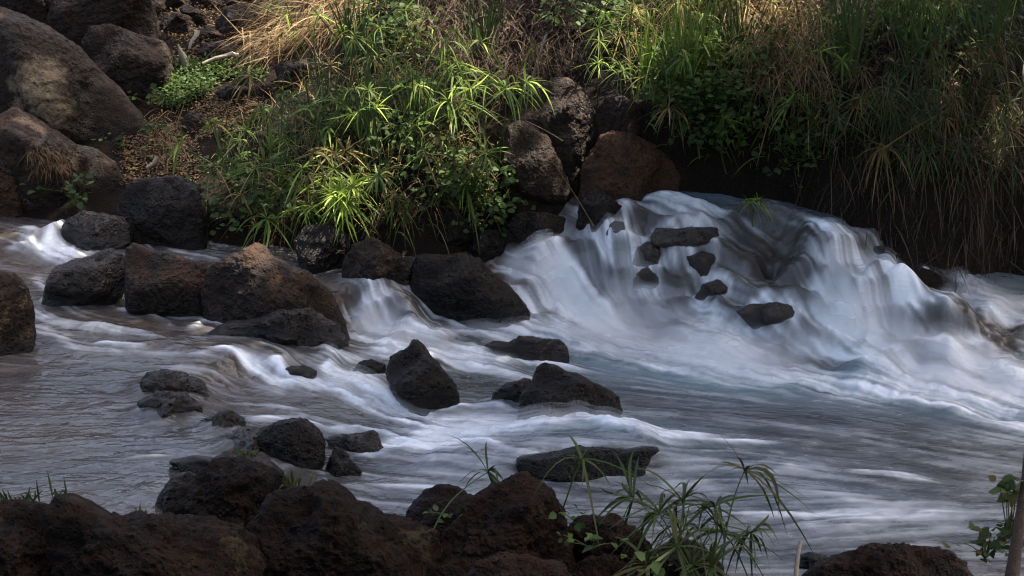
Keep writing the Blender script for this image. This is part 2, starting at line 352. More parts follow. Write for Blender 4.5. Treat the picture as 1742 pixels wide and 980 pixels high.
# ------------------------------------------------------------------ flow lines: photo pixels, half width in pixels, strength of the white water
FL = [
 ([(1590,492),(1650,512),(1700,528),(1780,552)],20,.75),
 ([(600,640),(680,690),(740,730),(820,745)],28,.45), ([(760,600),(860,640),(980,665)],16,.32), ([(640,600),(760,625),(850,632)],18,.5), ([(660,755),(760,775),(880,800)],20,.32), ([(560,655),(640,700),(720,735)],14,.4), ([(1000,720),(1100,735),(1240,745)],14,.3), ([(470,690),(560,720),(640,745)],12,.3),
 ([(1080,340),(1160,343),(1250,350),(1330,370)],7,.5), ([(1240,342),(1310,352),(1370,380)],10,.5),
 ([(1540,440),(1600,478),(1650,512),(1700,545)],16,.55),
 ([(1095,352),(1150,356),(1220,372),(1290,405)],8,.4), ([(1120,338),(1200,346),(1270,368),(1320,400)],9,.45), ([(1160,374),(1225,378),(1300,410),(1350,450)],8,.35), ([(1250,420),(1310,450),(1370,500)],9,.3), ([(1160,410),(1140,425),(1135,450)],7,.7), ([(1215,415),(1240,440),(1245,470)],8,.45), ([(960,450),(1000,500),(1060,540)],20,.6),
 ([(905,400),(930,440),(975,495),(1040,540),(1150,585)],42,.95), ([(862,445),(920,485),(1000,535),(1100,580)],34,.8), ([(850,440),(890,455),(950,490)],16,.6),
 ([(1040,392),(1012,430),(1000,470),(1020,515),(1080,555)],20,.9), ([(1130,402),(1065,415),(1045,445),(1050,490)],12,.7),
 ([(1080,450),(1060,490),(1110,535),(1210,585),(1310,625)],40,.95), ([(1125,430),(1140,470),(1165,510),(1230,555),(1310,595)],26,.8),
 ([(1130,340),(1190,362),(1270,402),(1340,445),(1375,475)],16,.30), ([(1100,362),(1150,372),(1230,380),(1300,420)],7,.35), ([(1200,345),(1290,372),(1350,410)],12,.32), ([(1290,350),(1320,368),(1350,400)],14,.5),
 ([(1225,390),(1290,410),(1340,450)],6,.30), ([(1230,450),(1290,490),(1360,520)],14,.45), ([(1180,500),(1240,530),(1300,580)],16,.6),
 ([(1385,374),(1358,415),(1345,465),(1370,505)],24,.62), ([(1420,390),(1480,420),(1545,470),(1580,520)],34,.40), ([(1440,440),(1410,480),(1390,530),(1420,570)],42,1.0), ([(1500,440),(1470,490),(1490,550),(1590,600),(1742,652)],46,.95), ([(1540,440),(1610,490),(1640,545)],22,.30),
 ([(1370,535),(1490,575),(1620,610),(1742,662),(1950,720)],34,1.0), ([(1265,592),(1330,578),(1420,605),(1520,638),(1640,665),(1760,700)],26,.85), ([(1310,580),(1380,560),(1450,570),(1560,620)],18,.6),
 ([(770,558),(850,568),(950,578),(1050,600),(1180,622),(1320,640),(1460,650)],32,.85), ([(960,560),(1060,575),(1180,600),(1300,630)],26,.7), ([(1000,590),(1010,610),(1100,625),(1250,645)],16,.7),
 ([(640,494),(628,530),(630,562)],13,.8), ([(650,492),(690,520),(735,558)],22,.55), ([(655,490),(720,528),(750,556)],8,.5), ([(583,520),(592,545),(605,572)],7,.6),
 ([(600,562),(680,578),(760,572),(830,562)],20,.8), ([(600,570),(700,600),(830,612),(960,628)],24,.6), ([(820,600),(900,615),(1000,632)],10,.45),
 ([(545,615),(570,600),(560,640),(610,655)],20,.75), ([(470,618),(480,645),(500,658)],10,.7), ([(560,600),(620,610),(650,625)],12,.4),
 ([(520,665),(640,655),(700,700),(740,728)],14,.6), ([(430,665),(560,660),(640,690),(715,712)],16,.35), ([(600,645),(660,690),(720,715)],10,.55),
 ([(720,712),(800,722),(900,718),(980,712),(1080,740),(1190,748)],22,.8), ([(700,752),(800,738),(900,728),(1000,715)],24,.85), ([(640,770),(720,765),(800,752),(880,766)],14,.6), ([(760,690),(830,690),(880,700)],10,.6), ([(1080,742),(1200,752),(1330,752)],8,.35),
 ([(565,728),(600,732),(660,740),(690,760)],9,.6), ([(420,716),(510,712),(560,735)],9,.4), ([(610,778),(690,780),(790,790)],14,.35),
 ([(112,376),(92,400),(82,430),(120,448)],11,.75), ([(20,420),(70,432),(120,438),(140,450)],16,.75), ([(45,385),(55,410),(60,430)],12,.25), ([(60,470),(80,500),(70,520)],10,.35), ([(212,470),(206,500),(190,520)],5,.7), ([(270,428),(330,438),(385,446)],9,.40), ([(240,410),(262,428)],6,.3),
 ([(62,528),(90,552),(150,562),(240,566),(300,585)],15,.45), ([(160,585),(230,590),(290,580)],6,.6), ([(200,525),(250,535),(310,560)],9,.5), ([(320,560),(350,545),(385,555)],8,.4), ([(60,560),(120,590),(200,600),(330,600)],10,.3), ([(330,605),(400,592),(440,620),(455,655)],16,.35), ([(380,595),(410,615),(425,650)],8,.45),
 ([(240,640),(300,630),(360,640),(420,670)],8,.3), ([(340,690),(420,690),(520,700)],12,.22), ([(180,690),(230,690),(280,700)],10,.18), ([(210,775),(260,778),(290,775)],8,.25),
 ([(580,832),(680,830),(780,834)],10,.45), ([(600,850),(700,862),(760,880)],10,.3), ([(900,815),(980,830),(1060,850)],14,.25),
 ([(1060,700),(1200,706),(1400,730),(1600,770)],20,.20), ([(1080,770),(1250,770),(1420,800)],22,.20), ([(1200,885),(1330,880),(1480,872)],16,.35), ([(1350,900),(1480,880),(1650,870)],22,.28), ([(1100,830),(1300,820),(1500,850)],20,.18), ([(1440,800),(1520,806),(1600,820)],8,.35),
 ([(1450,650),(1600,690),(1800,740)],26,.50), ([(1180,640),(1330,655),(1500,690)],16,.40), ([(1630,500),(1700,512),(1780,530)],24,.85), ([(1620,560),(1700,580),(1800,610)],16,.35), ([(1060,660),(1180,672),(1330,690)],12,.25),
]
FLOW_ONLY = [  # directions where the water runs dark
 [(-200,650),(0,660),(150,665),(300,680),(380,700)], [(-200,760),(0,760),(150,755),(300,740),(370,720)], [(-100,850),(100,830),(220,800),(320,775)], [(250,880),(300,840),(330,800)],
 [(800,860),(1000,860),(1300,850),(1800,860)], [(700,930),(1000,940),(1400,930),(1900,930)], [(1000,690),(1300,720),(1800,800)], [(1240,420),(1290,450),(1350,500)], [(1150,430),(1180,460),(1220,490)],
 [(-200,440),(0,440),(150,450)], [(400,450),(520,480),(620,490)], [(640,830),(760,850),(900,880)],
]
def ground_poly(pts, n=24):
    pts = np.array(pts, float); seg = np.r_[0, np.cumsum(np.hypot(*np.diff(pts, axis=0).T))]
    t = np.linspace(0, seg[-1], n); px = np.interp(t, seg, pts[:, 0]); py = np.interp(t, seg, pts[:, 1])
    return np.array([hit(a, b, 'water')[0] for a, b in zip(px, py)])
# ------------------------------------------------------------------ rocks
def ico(sub):
    bm = bmesh.new(); bmesh.ops.create_icosphere(bm, subdivisions=sub, radius=1.0)
    V = np.array([v.co[:] for v in bm.verts]); Fc = np.array([[v.index for v in f.verts] for f in bm.faces]); bm.free()
    return V / np.linalg.norm(V, axis=1)[:, None], Fc
ICO = {5: ico(5), 6: ico(6), 7: ico(7)}
WLINE = []; FOOT = []
BASIS = np.stack([RT, FWD, UP])             # x = right, y = away, z = up as the photographer saw it
def rock(label, outline, mat, base=None, dr=0.8, sink=0.25, seed=None, facets=7, rough=1.0, back=0.55, name='rock', cat='rock', group=None, depth=None, pw=2.7):
    pts = np.array(outline, float)
    seed = seed if seed is not None else int(abs(pts.sum())) % 9973
    g = np.random.default_rng(seed)
    w = np.ptp(pts[:, 0]); h = np.ptp(pts[:, 1])
    if base is None: base = (pts[:, 0].mean(), pts[:, 1].max())
    d0 = depth if depth else hit(*base)[1]
    D = dr * .5 * min(w, h * 1.5, (w + h) * .6) / F * d0
    zc = d0 + D * back
    x_, y_ = pts[:, 0], pts[:, 1]; x2, y2 = np.roll(x_, -1), np.roll(y_, -1); cr = x_ * y2 - x2 * y_
    A = cr.sum() / 2; cx, cy = ((x_ + x2) * cr).sum() / (6 * A), ((y_ + y2) * cr).sum() / (6 * A)
    low = pts[:, 1] > cy; pts[low, 1] += sink * h * np.clip((pts[low, 1] - cy) / (pts[:, 1].max() - cy), 0, 1)
    q = np.concatenate([pts + (np.roll(pts, -1, 0) - pts) * t for t in np.linspace(0, 1, 40)[:-1]])
    ang = np.arctan2(-(q[:, 1] - cy), q[:, 0] - cx); rad = np.hypot(q[:, 0] - cx, q[:, 1] - cy)
    T = np.linspace(-np.pi, np.pi, 721)[:-1]
    o = np.argsort(ang); rr = np.interp(T, np.r_[ang[o] - 2 * np.pi, ang[o], ang[o] + 2 * np.pi], np.tile(rad[o], 3))
    kk = np.hanning(11); kk /= kk.sum(); rr = np.convolve(np.r_[rr[-5:], rr, rr[:5]], kk, 'valid')
    rr = rr / F * zc
    size = max(w, h); V, Fc = ICO[7 if size > 120 else 6 if size > 38 else 5]
    phi = np.arctan2(V[:, 2], V[:, 0]); rp = np.interp(phi, np.r_[T, np.pi], np.r_[rr, rr[0]])
    # soften the jump of the outline near the depth axis, where every direction meets
    cpsi = np.hypot(V[:, 0], V[:, 2]); spsi = np.abs(V[:, 1]); rm = rr.mean()
    rp = rm + (rp - rm) * smooth(0.0, .55, cpsi)
    r = ((cpsi / rp) ** pw + (spsi / D) ** pw) ** (-1 / pw)
    wgt = smooth(.08, .42, spsi); inv = (1 / r) ** 16
    for f in range(facets):
        n = np.array([g.normal(0, .8), -abs(g.normal(.9, .35)), g.normal(.25, .7)]); n /= np.linalg.norm(n)
        if f % 3 == 2: n[1] *= -1
        hh = g.uniform(.66, .90) * math.sqrt((rm * n[0]) ** 2 + (rm * .85 * n[2]) ** 2 + (D * n[1]) ** 2)
        inv = inv + (np.clip(V @ n, 1e-3, None) / hh) ** 16
    r = r * (1 - wgt) + wgt * inv ** (-1 / 16)
    sc_ = rm
    r = r * (1 + rough * (.5 + .5 * wgt) * (.09 * fbm(V * 1.7 + seed * .37, 2, seed) + .028 * fbm(V * 5 + seed, 3, seed + 5)))
    P = V * r[:, None]
    nrm = V
    rid = 1 - np.abs(fbm(P * 9 + seed, 4, seed + 9)); P = P + nrm * (rough * (.022 * min(1, sc_ * 4)) * (rid - .75) * 1.0)[:, None]
    P = P + nrm * (rough * .010 * fbm(P * 34 + seed, 3, seed + 13))[:, None]
    Cw = at_depth(cx, cy, zc); Wd = P @ BASIS
    Wp = Wd + Cw; wl_ = water_z(Wp[:, 0], Wp[:, 1]); inw = (Wp[:, 1] < GY[-1]) & (group in (str_g, fr_g))
    above = Wp[:, 2] - wl_
    wet = np.where(inw, smooth(.16, .02, above + .05 * fbm(Wp * 6, 3, 55)), 0)
    if group == str_g and w < 130: FOOT.append(Wp[above > -.04][:, :2])
    if group == str_g: WLINE.append(Wp[np.abs(above) < .025][:, :2])
    ob = mesh_obj(name, Wd, Fc, M[mat], attrs={'wet': wet}); ob.location = Cw
    tag(ob, label, cat, group)
    return ob

bank_g = 'boulders on the far bank'; str_g = 'rocks standing in the stream'; fr_g = 'dark rocks along the near bank'; scr_g = 'rubble at the head of the path'
RK = [
 # far bank, left
 ('huge dark boulder with tan and white lichen patches at the upper left', [(-70,10),(0,14),(37,30),(88,49),(135,80),(163,110),(204,149),(241,188),(251,212),(245,238),(220,247),(163,243),(127,240),(82,214),(24,190),(-70,215)], 'lichen', dict(base=(170,246), dr=.7, group=bank_g, name='boulder', cat='boulder', sink=.1)),
 ('brown boulder cut by the top left corner above the lichened boulder', [(-70,-70),(80,-60),(92,0),(80,38),(30,32),(-70,18)], 'slab', dict(base=(60,140), dr=.7, group=bank_g, name='boulder', cat='boulder')),
 ('broad grey brown block leaning at the top edge behind the boulders', [(76,35),(98,-30),(180,-70),(250,-35),(268,30),(272,62),(230,72),(190,70),(140,80),(88,52)], 'slab', dict(base=(190,120), dr=.7, group=bank_g, name='boulder', cat='boulder')),
 ('squared dark block wedged right of the lichened boulder above the herbs', [(139,78),(155,47),(192,41),(230,58),(278,70),(294,98),(292,130),(272,160),(245,166),(204,160),(163,120)], 'slab', dict(base=(262,166), dr=.8, group=bank_g, name='boulder', cat='boulder')),
 ('long low brown boulder with rusty straw on its shoulder', [(-50,215),(0,195),(26,180),(53,195),(82,216),(127,245),(163,253),(196,278),(210,302),(206,345),(163,360),(82,360),(-30,350)], 'bank', dict(base=(150,360), dr=.8, group=bank_g, name='boulder', cat='boulder', sink=.15)),
 ('tan boulder cut by the left edge, brightest of the bank stones', [(-60,262),(-10,241),(24,245),(41,270),(49,298),(44,350),(0,372),(-60,370)], 'tan', dict(base=(20,372), dr=.8, group=bank_g, name='boulder', cat='boulder')),
 ('black shaded rock filling the hollow below the earth path', [(203,340),(225,308),(265,300),(305,300),(340,318),(352,360),(352,405),(330,425),(260,425),(222,412),(205,375)], 'dark', dict(base=(280,425), dr=.7, group=bank_g)),
 ('round grey stone lying among the stems beside the path', [(467,114),(480,102),(498,108),(515,100),(535,112),(543,132),(530,150),(500,147),(475,140)], 'slab', dict(group=bank_g)),
 ('low flat stone set in the brown leaf litter', [(365,158),(385,146),(420,148),(440,158),(436,172),(395,176)], 'bank', dict(group=bank_g, dr=1.0)),
 ('grey stone half sunk beside the litter under the stems', [(425,150),(450,141),(472,150),(470,168),(440,170)], 'slab', dict(group=bank_g)),
 ('small dark stone at the lower lip of the path', [(308,205),(325,190),(345,195),(352,215),(335,230),(312,225)], 'slab', dict(group=bank_g)),
 # rubble at the top of the path
 ('dark smooth rubble stone nearest the leaning grey block', [(272,42),(283,22),(305,20),(330,32),(336,50),(318,60),(285,58)], 'slab', dict(group=scr_g)),
 ('slanting grey slab in the middle of the rubble', [(303,14),(320,8),(345,20),(362,36),(360,48),(340,44),(318,30)], 'slab', dict(group=scr_g)),
 ('brown broken stone under the slanting slab', [(338,58),(348,44),(370,52),(390,64),(382,74),(352,72)], 'bank', dict(group=scr_g)),
 ('long dark rubble stone lowest beside the ground cover', [(336,92),(345,74),(375,70),(410,78),(420,95),(400,106),(350,106)], 'slab', dict(group=scr_g)),
 ('large shaded rubble stone against the dry straw', [(366,40),(380,14),(412,4),(434,20),(440,50),(420,70),(385,66)], 'slab', dict(group=scr_g)),
 ('grey rubble stone cut by the top edge of the photo', [(322,0),(340,-20),(375,-18),(388,0),(372,14),(338,12)], 'slab', dict(group=scr_g)),
 ('flat rubble stone at the top edge beside the straw', [(384,2),(400,-20),(450,-20),(470,-2),(440,12),(405,12)], 'bank', dict(group=scr_g)),
 ('rubble stone tucked at the top edge beside the pale stone', [(278,8),(290,-14),(318,-10),(325,8),(305,20),(284,18)], 'bank', dict(group=scr_g)),
 ('small pale grey stone, lightest in the rubble', [(257,12),(266,3),(280,5),(283,16),(270,23),(260,20)], 'grey', dict(group=scr_g, name='pale_stone', cat='stone')),
 # far bank, middle
 ('tall upright boulder overhung by sedge at the middle of the bank', [(876,195),(893,163),(911,143),(936,137),(969,133),(989,151),(1005,180),(1018,204),(1022,233),(1006,265),(992,294),(985,325),(955,325),(920,290),(885,240)], 'bank', dict(base=(975,335), dr=.85, group=bank_g, name='boulder', cat='boulder', sink=.1)),
 ('rounded brown boulder in front of the tall upright one', [(856,245),(862,214),(883,204),(915,212),(940,241),(956,278),(973,318),(981,352),(970,368),(936,370),(875,362),(856,300)], 'slab', dict(base=(930,372), dr=.75, group=bank_g, name='boulder', cat='boulder')),
 ('pitted grey boulder behind the long lit one', [(1007,200),(1026,171),(1050,161),(1079,174),(1103,188),(1114,212),(1106,243),(1066,243),(1022,235)], 'slab', dict(base=(1060,285), dr=.8, group=bank_g, name='boulder', cat='boulder')),
 ('long sloping tan brown boulder at the head of the rapids', [(983,325),(991,290),(1007,257),(1022,231),(1042,222),(1079,229),(1116,249),(1148,276),(1175,298),(1168,325),(1107,336),(1026,338)], 'tan', dict(base=(1080,338), dr=.75, group=bank_g, name='boulder', cat='boulder')),
 ('black pointed rock at the foot of the bank boulders', [(980,376),(987,342),(1008,320),(1025,323),(1047,344),(1068,358),(1082,378),(1044,388),(999,388)], 'dark', dict(group=bank_g)),
 ('dark stone showing under the hanging creeper', [(728,392),(745,366),(775,360),(800,376),(812,404),(790,425),(745,425)], 'dark', dict(group=bank_g)),
 ('black rock in the shadow under the rounded boulder', [(860,385),(880,360),(930,362),(975,370),(985,395),(950,412),(890,408)], 'dark', dict(group=bank_g)),
 ('dark ledge rock below the bright sedge tuft', [(500,410),(520,385),(560,380),(590,400),(600,440),(570,462),(515,455)], 'dark', dict(group=bank_g)),
 ('dark stone in the gap between the creeper and the big stream rock', [(800,420),(815,395),(845,392),(862,410),(852,436),(815,440)], 'dark', dict(group=bank_g)),
 # stream, left
 ('wet black rock with a little fall on its left side', [(104,392),(118,373),(143,358),(167,364),(212,369),(224,385),(226,409),(206,424),(135,428),(108,416)], 'wet', dict(group=str_g)),
 ('rounded dark rock with a pale wet mark, leaning left in the stream', [(69,517),(80,483),(94,458),(122,442),(155,436),(184,422),(208,434),(217,454),(213,483),(198,507),(163,524),(114,528)], 'wet', dict(group=str_g, dr=.9)),
 ('square dark rock touching the pointed brown one', [(214,442),(217,422),(229,413),(245,420),(261,428),(298,434),(351,446),(360,462),(356,505),(348,536),(290,540),(245,530),(217,510)], 'brown', dict(group=str_g, dr=.9)),
 ('large pointed rock with a rusty brown top', [(341,500),(359,454),(388,438),(412,428),(433,412),(449,415),(465,434),(490,450),(522,462),(551,487),(580,515),(595,546),(584,560),(531,558),(449,555),(408,548),(350,540)], 'brown', dict(group=str_g, dr=.7, base=(470,565))),
 ('low rough wet rock under the pointed brown one', [(347,570),(388,548),(445,540),(473,526),(498,530),(526,524),(543,536),(571,552),(591,577),(551,588),(482,588),(428,578)], 'wet', dict(group=str_g, dr=1.1, rough=1.6)),
 ('ochre sided boulder cut by the left edge in the stream', [(-70,475),(0,458),(24,466),(48,488),(56,524),(60,577),(40,598),(0,606),(-70,606)], 'ochre', dict(group=str_g, dr=.9)),
 ('shining wet ledge at the lip of the left pool', [(234,652),(253,634),(278,628),(310,636),(339,649),(358,664),(345,680),(302,678),(255,672)], 'wet', dict(group=str_g, dr=1.5, rough=1.8, sink=.6)),
 ('lower step of the shining ledge', [(236,684),(270,668),(312,670),(340,688),(350,708),(315,716),(262,704)], 'wet', dict(group=str_g, dr=1.5, rough=1.8, sink=.6)),
 ('small wet rock beside the little white cascade', [(476,640),(489,624),(518,622),(538,632),(537,650),(505,657),(482,654)], 'wet', dict(group=str_g)),
 ('tiny dark ledge stone between the left pool and the lower water', [(352,712),(372,700),(395,700),(415,714),(420,732),(392,738),(362,728)], 'wet', dict(group=str_g, dr=1.4, sink=.6, rough=1.5)),
 # stream, middle
 ('biggest black rock splitting the rapids in the middle', [(695,500),(701,458),(711,435),(731,432),(756,437),(793,432),(821,445),(846,470),(870,490),(899,515),(916,535),(887,547),(825,550),(764,548),(740,538),(699,522)], 'dark', dict(group=str_g, dr=.75, base=(800,552))),
 ('mossy brown stone half behind the biggest black rock', [(582,450),(601,417),(633,404),(658,415),(682,433),(703,458),(697,478),(642,484),(584,474)], 'ochre', dict(group=str_g, dr=.7)),
 ('tall pyramid rock with a sharp tip left of centre', [(655,634),(666,607),(687,596),(703,578),(717,581),(735,609),(756,633),(776,653),(787,674),(780,686),(735,696),(705,690),(675,664)], 'dark', dict(group=str_g, dr=1.0)),
 ('little black stone attached left of the tall pyramid', [(598,630),(611,615),(633,611),(658,620),(660,636),(630,640),(604,638)], 'dark', dict(group=str_g)),
 ('flat rock with two humps in the white water', [(823,588),(842,579),(866,582),(886,573),(907,573),(927,577),(952,577),(965,592),(970,617),(952,622),(907,612),(846,600)], 'wet', dict(group=str_g, dr=.9, base=(930,620))),
 ('broad pyramid rock with a wet shine right of centre', [(882,702),(887,674),(905,649),(914,625),(927,617),(944,621),(964,633),(993,641),(1025,658),(1050,674),(1056,690),(1046,709),(1009,710),(968,710),(927,715),(892,713)], 'dark', dict(group=str_g, dr=.95)),
 ('small rough rock tucked behind the broad pyramid rock', [(832,682),(842,666),(866,651),(895,643),(912,648),(905,684),(872,690)], 'wet', dict(group=str_g, rough=1.5)),
 ('flat slab with water sliding over its top and a dark front', [(875,788),(880,776),(933,769),(986,761),(1016,762),(1053,764),(1076,766),(1096,762),(1113,754),(1121,764),(1104,780),(1090,803),(1033,808),(933,813),(885,808)], 'dark', dict(group=str_g, dr=1.0, pw=4, facets=3)),
 ('dark blocky rock above the mossy foreground rocks', [(431,744),(446,729),(477,717),(513,713),(532,722),(547,738),(553,753),(551,780),(535,804),(492,806),(450,780)], 'dark', dict(group=str_g, dr=.9)),
 ('low dark rock with water pouring over its back', [(553,746),(571,740),(608,738),(633,732),(643,738),(654,763),(633,773),(596,775),(563,764)], 'wet', dict(group=str_g)),
 ('small black spiky stone beside the blocky rock', [(544,806),(560,780),(571,760),(584,765),(596,781),(618,799),(611,808),(584,816),(550,815)], 'dark', dict(group=str_g)),
 # rapids
 ('flat wet slab at the top of the rapids', [(1107,402),(1116,387),(1151,389),(1192,385),(1221,387),(1225,408),(1185,414),(1130,414),(1109,412)], 'glint', dict(group=str_g, pw=4, facets=3, dr=1.2)),
 ('round black stone between two white streams', [(1062, 446), (1070, 424), (1087, 413), (1112, 411), (1125, 424), (1123, 446), (1096, 454)], 'glint', dict(group=str_g)),
 ('lowest small stone in the white rapids under the round black one', [(1074, 485), (1081, 465), (1102, 454), (1119, 468), (1132, 485), (1107, 493)], 'glint', dict(group=str_g)),
 ('stone with white water falling past its left side', [(1030,398),(1036,383),(1047,375),(1061,379),(1066,399),(1058,413),(1040,410)], 'glint', dict(group=str_g)),
 ('half drowned rock with a dark dry end in the right rapids', [(1254,530),(1278,517),(1319,515),(1350,519),(1367,527),(1369,540),(1345,556),(1316,558),(1280,552)], 'glint', dict(group=str_g, dr=1.0)),
 ('drowned rock under a thin brown sheet of water', [(1180,502),(1195,484),(1220,476),(1248,482),(1262,496),(1240,508),(1205,510)], 'glint', dict(group=str_g, dr=1.3)),
 ('dark drowned hump beneath the flat slab', [(1150,456),(1166,436),(1196,428),(1230,434),(1248,452),(1222,464),(1180,464)], 'glint', dict(group=str_g, dr=1.3)),
 ('tiny wet stone at the calm edge of the top pool', [(1052,352),(1062,342),(1080,344),(1090,354),(1078,360),(1060,360)], 'glint', dict(group=str_g)),
 ('wet stepping ledge between the left pool and the blocky rock', [(388,742),(405,730),(432,728),(466,746),(474,768),(436,780),(400,768)], 'glint', dict(group=str_g, dr=1.4, sink=.6, rough=1.6)),
 # near bank
 ('dark rock filling the bottom left corner', [(-70,868),(0,855),(40,851),(77,860),(107,886),(141,924),(158,1010),(100,1050),(-70,1050)], 'front', dict(base=(40,1000), dr=1.0, group=fr_g, sink=.1, rough=1.7)),
 ('wide mossy rock sloping along the bottom of the left pool', [(72,868),(98,841),(128,845),(160,860),(190,880),(235,880),(280,880),(330,890),(400,905),(440,960),(440,1050),(120,1050)], 'front', dict(base=(250,1000), dr=.9, group=fr_g, sink=.1, rough=1.7)),
 ('rounded mossy rock above the others at the lower left', [(270,880),(300,839),(339,800),(369,787),(411,784),(450,791),(480,804),(502,826),(505,890),(440,935),(320,930)], 'front', dict(base=(390,945), dr=.9, group=fr_g, sink=.1, rough=1.7)),
 ('widest mossy rock in the bottom middle', [(415,900),(461,845),(492,832),(529,825),(559,829),(584,841),(602,857),(633,867),(651,879),(688,885),(721,894),(742,915),(755,1050),(400,1050),(400,950)], 'front', dict(base=(580,1000), dr=.8, group=fr_g, sink=.1, rough=1.7)),
 ('dark wedge rock at the edge of the left pool', [(256,862),(274,834),(291,813),(317,803),(345,815),(330,850),(278,872)], 'dark', dict(group=fr_g)),
 ('low wet ledge damming the left pool', [(286,784),(326,775),(364,780),(400,762),(450,770),(485,800),(430,815),(320,812)], 'wet', dict(group=fr_g, dr=1.1)),
 ('dark rounded rock at the waterline beside the reddish one', [(686,884),(694,864),(721,836),(749,824),(777,829),(795,840),(800,866),(760,892),(705,892)], 'front', dict(group=fr_g)),
 ('reddish rock with green film between its dark neighbours', [(712,890),(737,860),(770,846),(800,839),(822,848),(835,900),(810,930),(735,930)], 'red', dict(group=fr_g, base=(770,925))),
 ('tall rounded reddish rock left of the foreground sedge', [(755,910),(790,862),(827,836),(860,820),(887,815),(913,828),(940,840),(953,866),(964,893),(969,946),(965,1010),(760,1020),(745,965)], 'red', dict(base=(860,1000), dr=.9, group=fr_g, sink=.1, rough=1.7)),
 ('reddish brown rock under the foreground sedge', [(958,905),(986,883),(1013,879),(1053,885),(1083,900),(1104,926),(1107,956),(1080,1010),(970,1010)], 'red', dict(base=(1030,1000), dr=.9, group=fr_g, sink=.1, rough=1.7)),
 ('reddish rock cut by the bottom edge below the tall rounded one', [(785,1000),(810,958),(850,943),(900,948),(950,962),(975,1000),(975,1060),(790,1060)], 'red', dict(base=(870,1040), dr=.9, group=fr_g, sink=.1, rough=1.7)),
 ('small reddish rock at the bottom edge beside the green shoots', [(960,985),(1000,948),(1030,945),(1070,965),(1088,1000),(1080,1050),(960,1050)], 'red', dict(base=(1020,1030), dr=.9, group=fr_g, sink=.1, rough=1.7)),
 ('dark stone in the gap at the bottom edge', [(735,985),(750,962),(780,960),(805,985),(800,1040),(740,1040)], 'front', dict(base=(770,1020), group=fr_g)),
 ('broad brown rock cut by the bottom right edge', [(1360,990),(1389,962),(1426,949),(1456,940),(1487,930),(1518,929),(1548,930),(1585,933),(1619,940),(1640,952),(1660,990),(1650,1060),(1360,1060)], 'red', dict(base=(1500,1020), dr=1.0, group=fr_g, sink=.1, rough=1.7)),
 ('small black stone beside the upright stick', [(1358,962),(1364,946),(1385,941),(1408,948),(1416,964),(1390,972)], 'dark', dict(group=fr_g)),
 ('rock buried under the foreground sedge stems', [(1090,985),(1110,940),(1150,915),(1190,925),(1225,960),(1240,1010),(1090,1020)], 'front', dict(base=(1160,1010), group=fr_g)),
]
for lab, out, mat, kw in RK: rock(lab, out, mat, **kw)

nx_, ny_ = len(GX), len(GY)
# work on a coarser field, then enlarge
fx = np.linspace(-4.0, 4.0, 700); fy = np.linspace(GY[0], GY[-1], 420); FXX, FYY = np.meshgrid(fx, fy)
foam0 = np.zeros_like(FXX); vx = np.zeros_like(FXX) + 1e-3; vy = np.zeros_like(FXX)
vw = np.zeros_like(FXX) + 1e-3
def stamp(pts, half, amt):
    global foam0, vx, vy, vw
    P = ground_poly(pts); n = len(P); T = np.gradient(P[:, :2], axis=0); L = np.hypot(T[:, 0], T[:, 1]) + 1e-9; T /= L[:, None]
    ph = random.random() * 9
    acc = np.zeros_like(FXX)
    for q in range(n):
        d = np.linalg.norm(P[q] - CAM); sx = half / F * d
        u = q / (n - 1); e = min(1, u / .12 + .25) * min(1, (1 - u) / .22 + .05)
        ss = sx * (0.85 + 0.3 * math.sin(ph + 5 * u))
        # vertical pixel extents cover more ground than sideways ones
        a = (FXX - P[q, 0]) * T[q, 0] + (FYY - P[q, 1]) * T[q, 1]; b = -(FXX - P[q, 0]) * T[q, 1] + (FYY - P[q, 1]) * T[q, 0]
        across = abs(T[q, 0]); sb = ss * (1 + .35 * across)
        la = max(L[q] * 1.0, sx * .8)
        g = np.exp(-.5 * (b / sb) ** 2 - .5 * (a / la) ** 2)
        acc = np.maximum(acc, g * e)
        gw = np.exp(-.5 * (b / (sb * 1.8 + .08)) ** 2 - .5 * (a / (la + .08)) ** 2); vx += gw * T[q, 0]; vy += gw * T[q, 1]; vw += gw
    foam0 = 1 - (1 - foam0) * (1 - np.clip(acc * amt, 0, 1))
for pts, half, amt in FL: stamp(pts, half * .78, min(1, amt * 1.12))
for pts in FLOW_ONLY: stamp(pts, 40, 0.0)
DK = [([(965,425),(990,460),(1020,505)],13,.8), ([(1085,372),(1130,378),(1175,388)],12,.9), ([(1255,405),(1300,435),(1350,470)],34,.85), ([(1150,430),(1195,440),(1235,455)],20,.8), ([(1190,475),(1230,485),(1270,505)],18,.7),
 ([(1235,560),(1290,568),(1340,580)],10,.5), ([(1375,558),(1420,585),(1460,605)],16,.55), ([(1580,545),(1610,552),(1640,556)],12,.8), ([(1690,565),(1720,588),(1760,610)],14,.4), ([(1460,415),(1490,430),(1520,438)],9,.55), ([(1395,622),(1430,630),(1470,636)],9,.5), ([(925,540),(950,552),(985,560)],10,.7),
 ([(1045,445),(1040,480),(1060,500)],8,.5), ([(1110,490),(1150,520),(1200,545)],9,.45), ([(1090,395),(1095,405),(1140,408)],9,.6), ([(1355,400),(1345,440),(1335,480)],8,.5), ([(1500,480),(1520,520),(1560,545)],14,.45), ([(1540,435),(1590,465),(1620,490)],12,.25), ([(690,515),(720,540),(735,555)],6,.5), ([(1200,540),(1240,550),(1290,590)],8,.5)]
for pts, half, amt in DK:
    P = ground_poly(pts, 14); acc = np.zeros_like(FXX)
    for q in range(14):
        sx = half / F * np.linalg.norm(P[q] - CAM); acc = np.maximum(acc, np.exp(-.5 * ((FXX - P[q, 0]) ** 2 + (FYY - P[q, 1]) ** 2) / sx ** 2))
    foam0 *= 1 - amt * acc
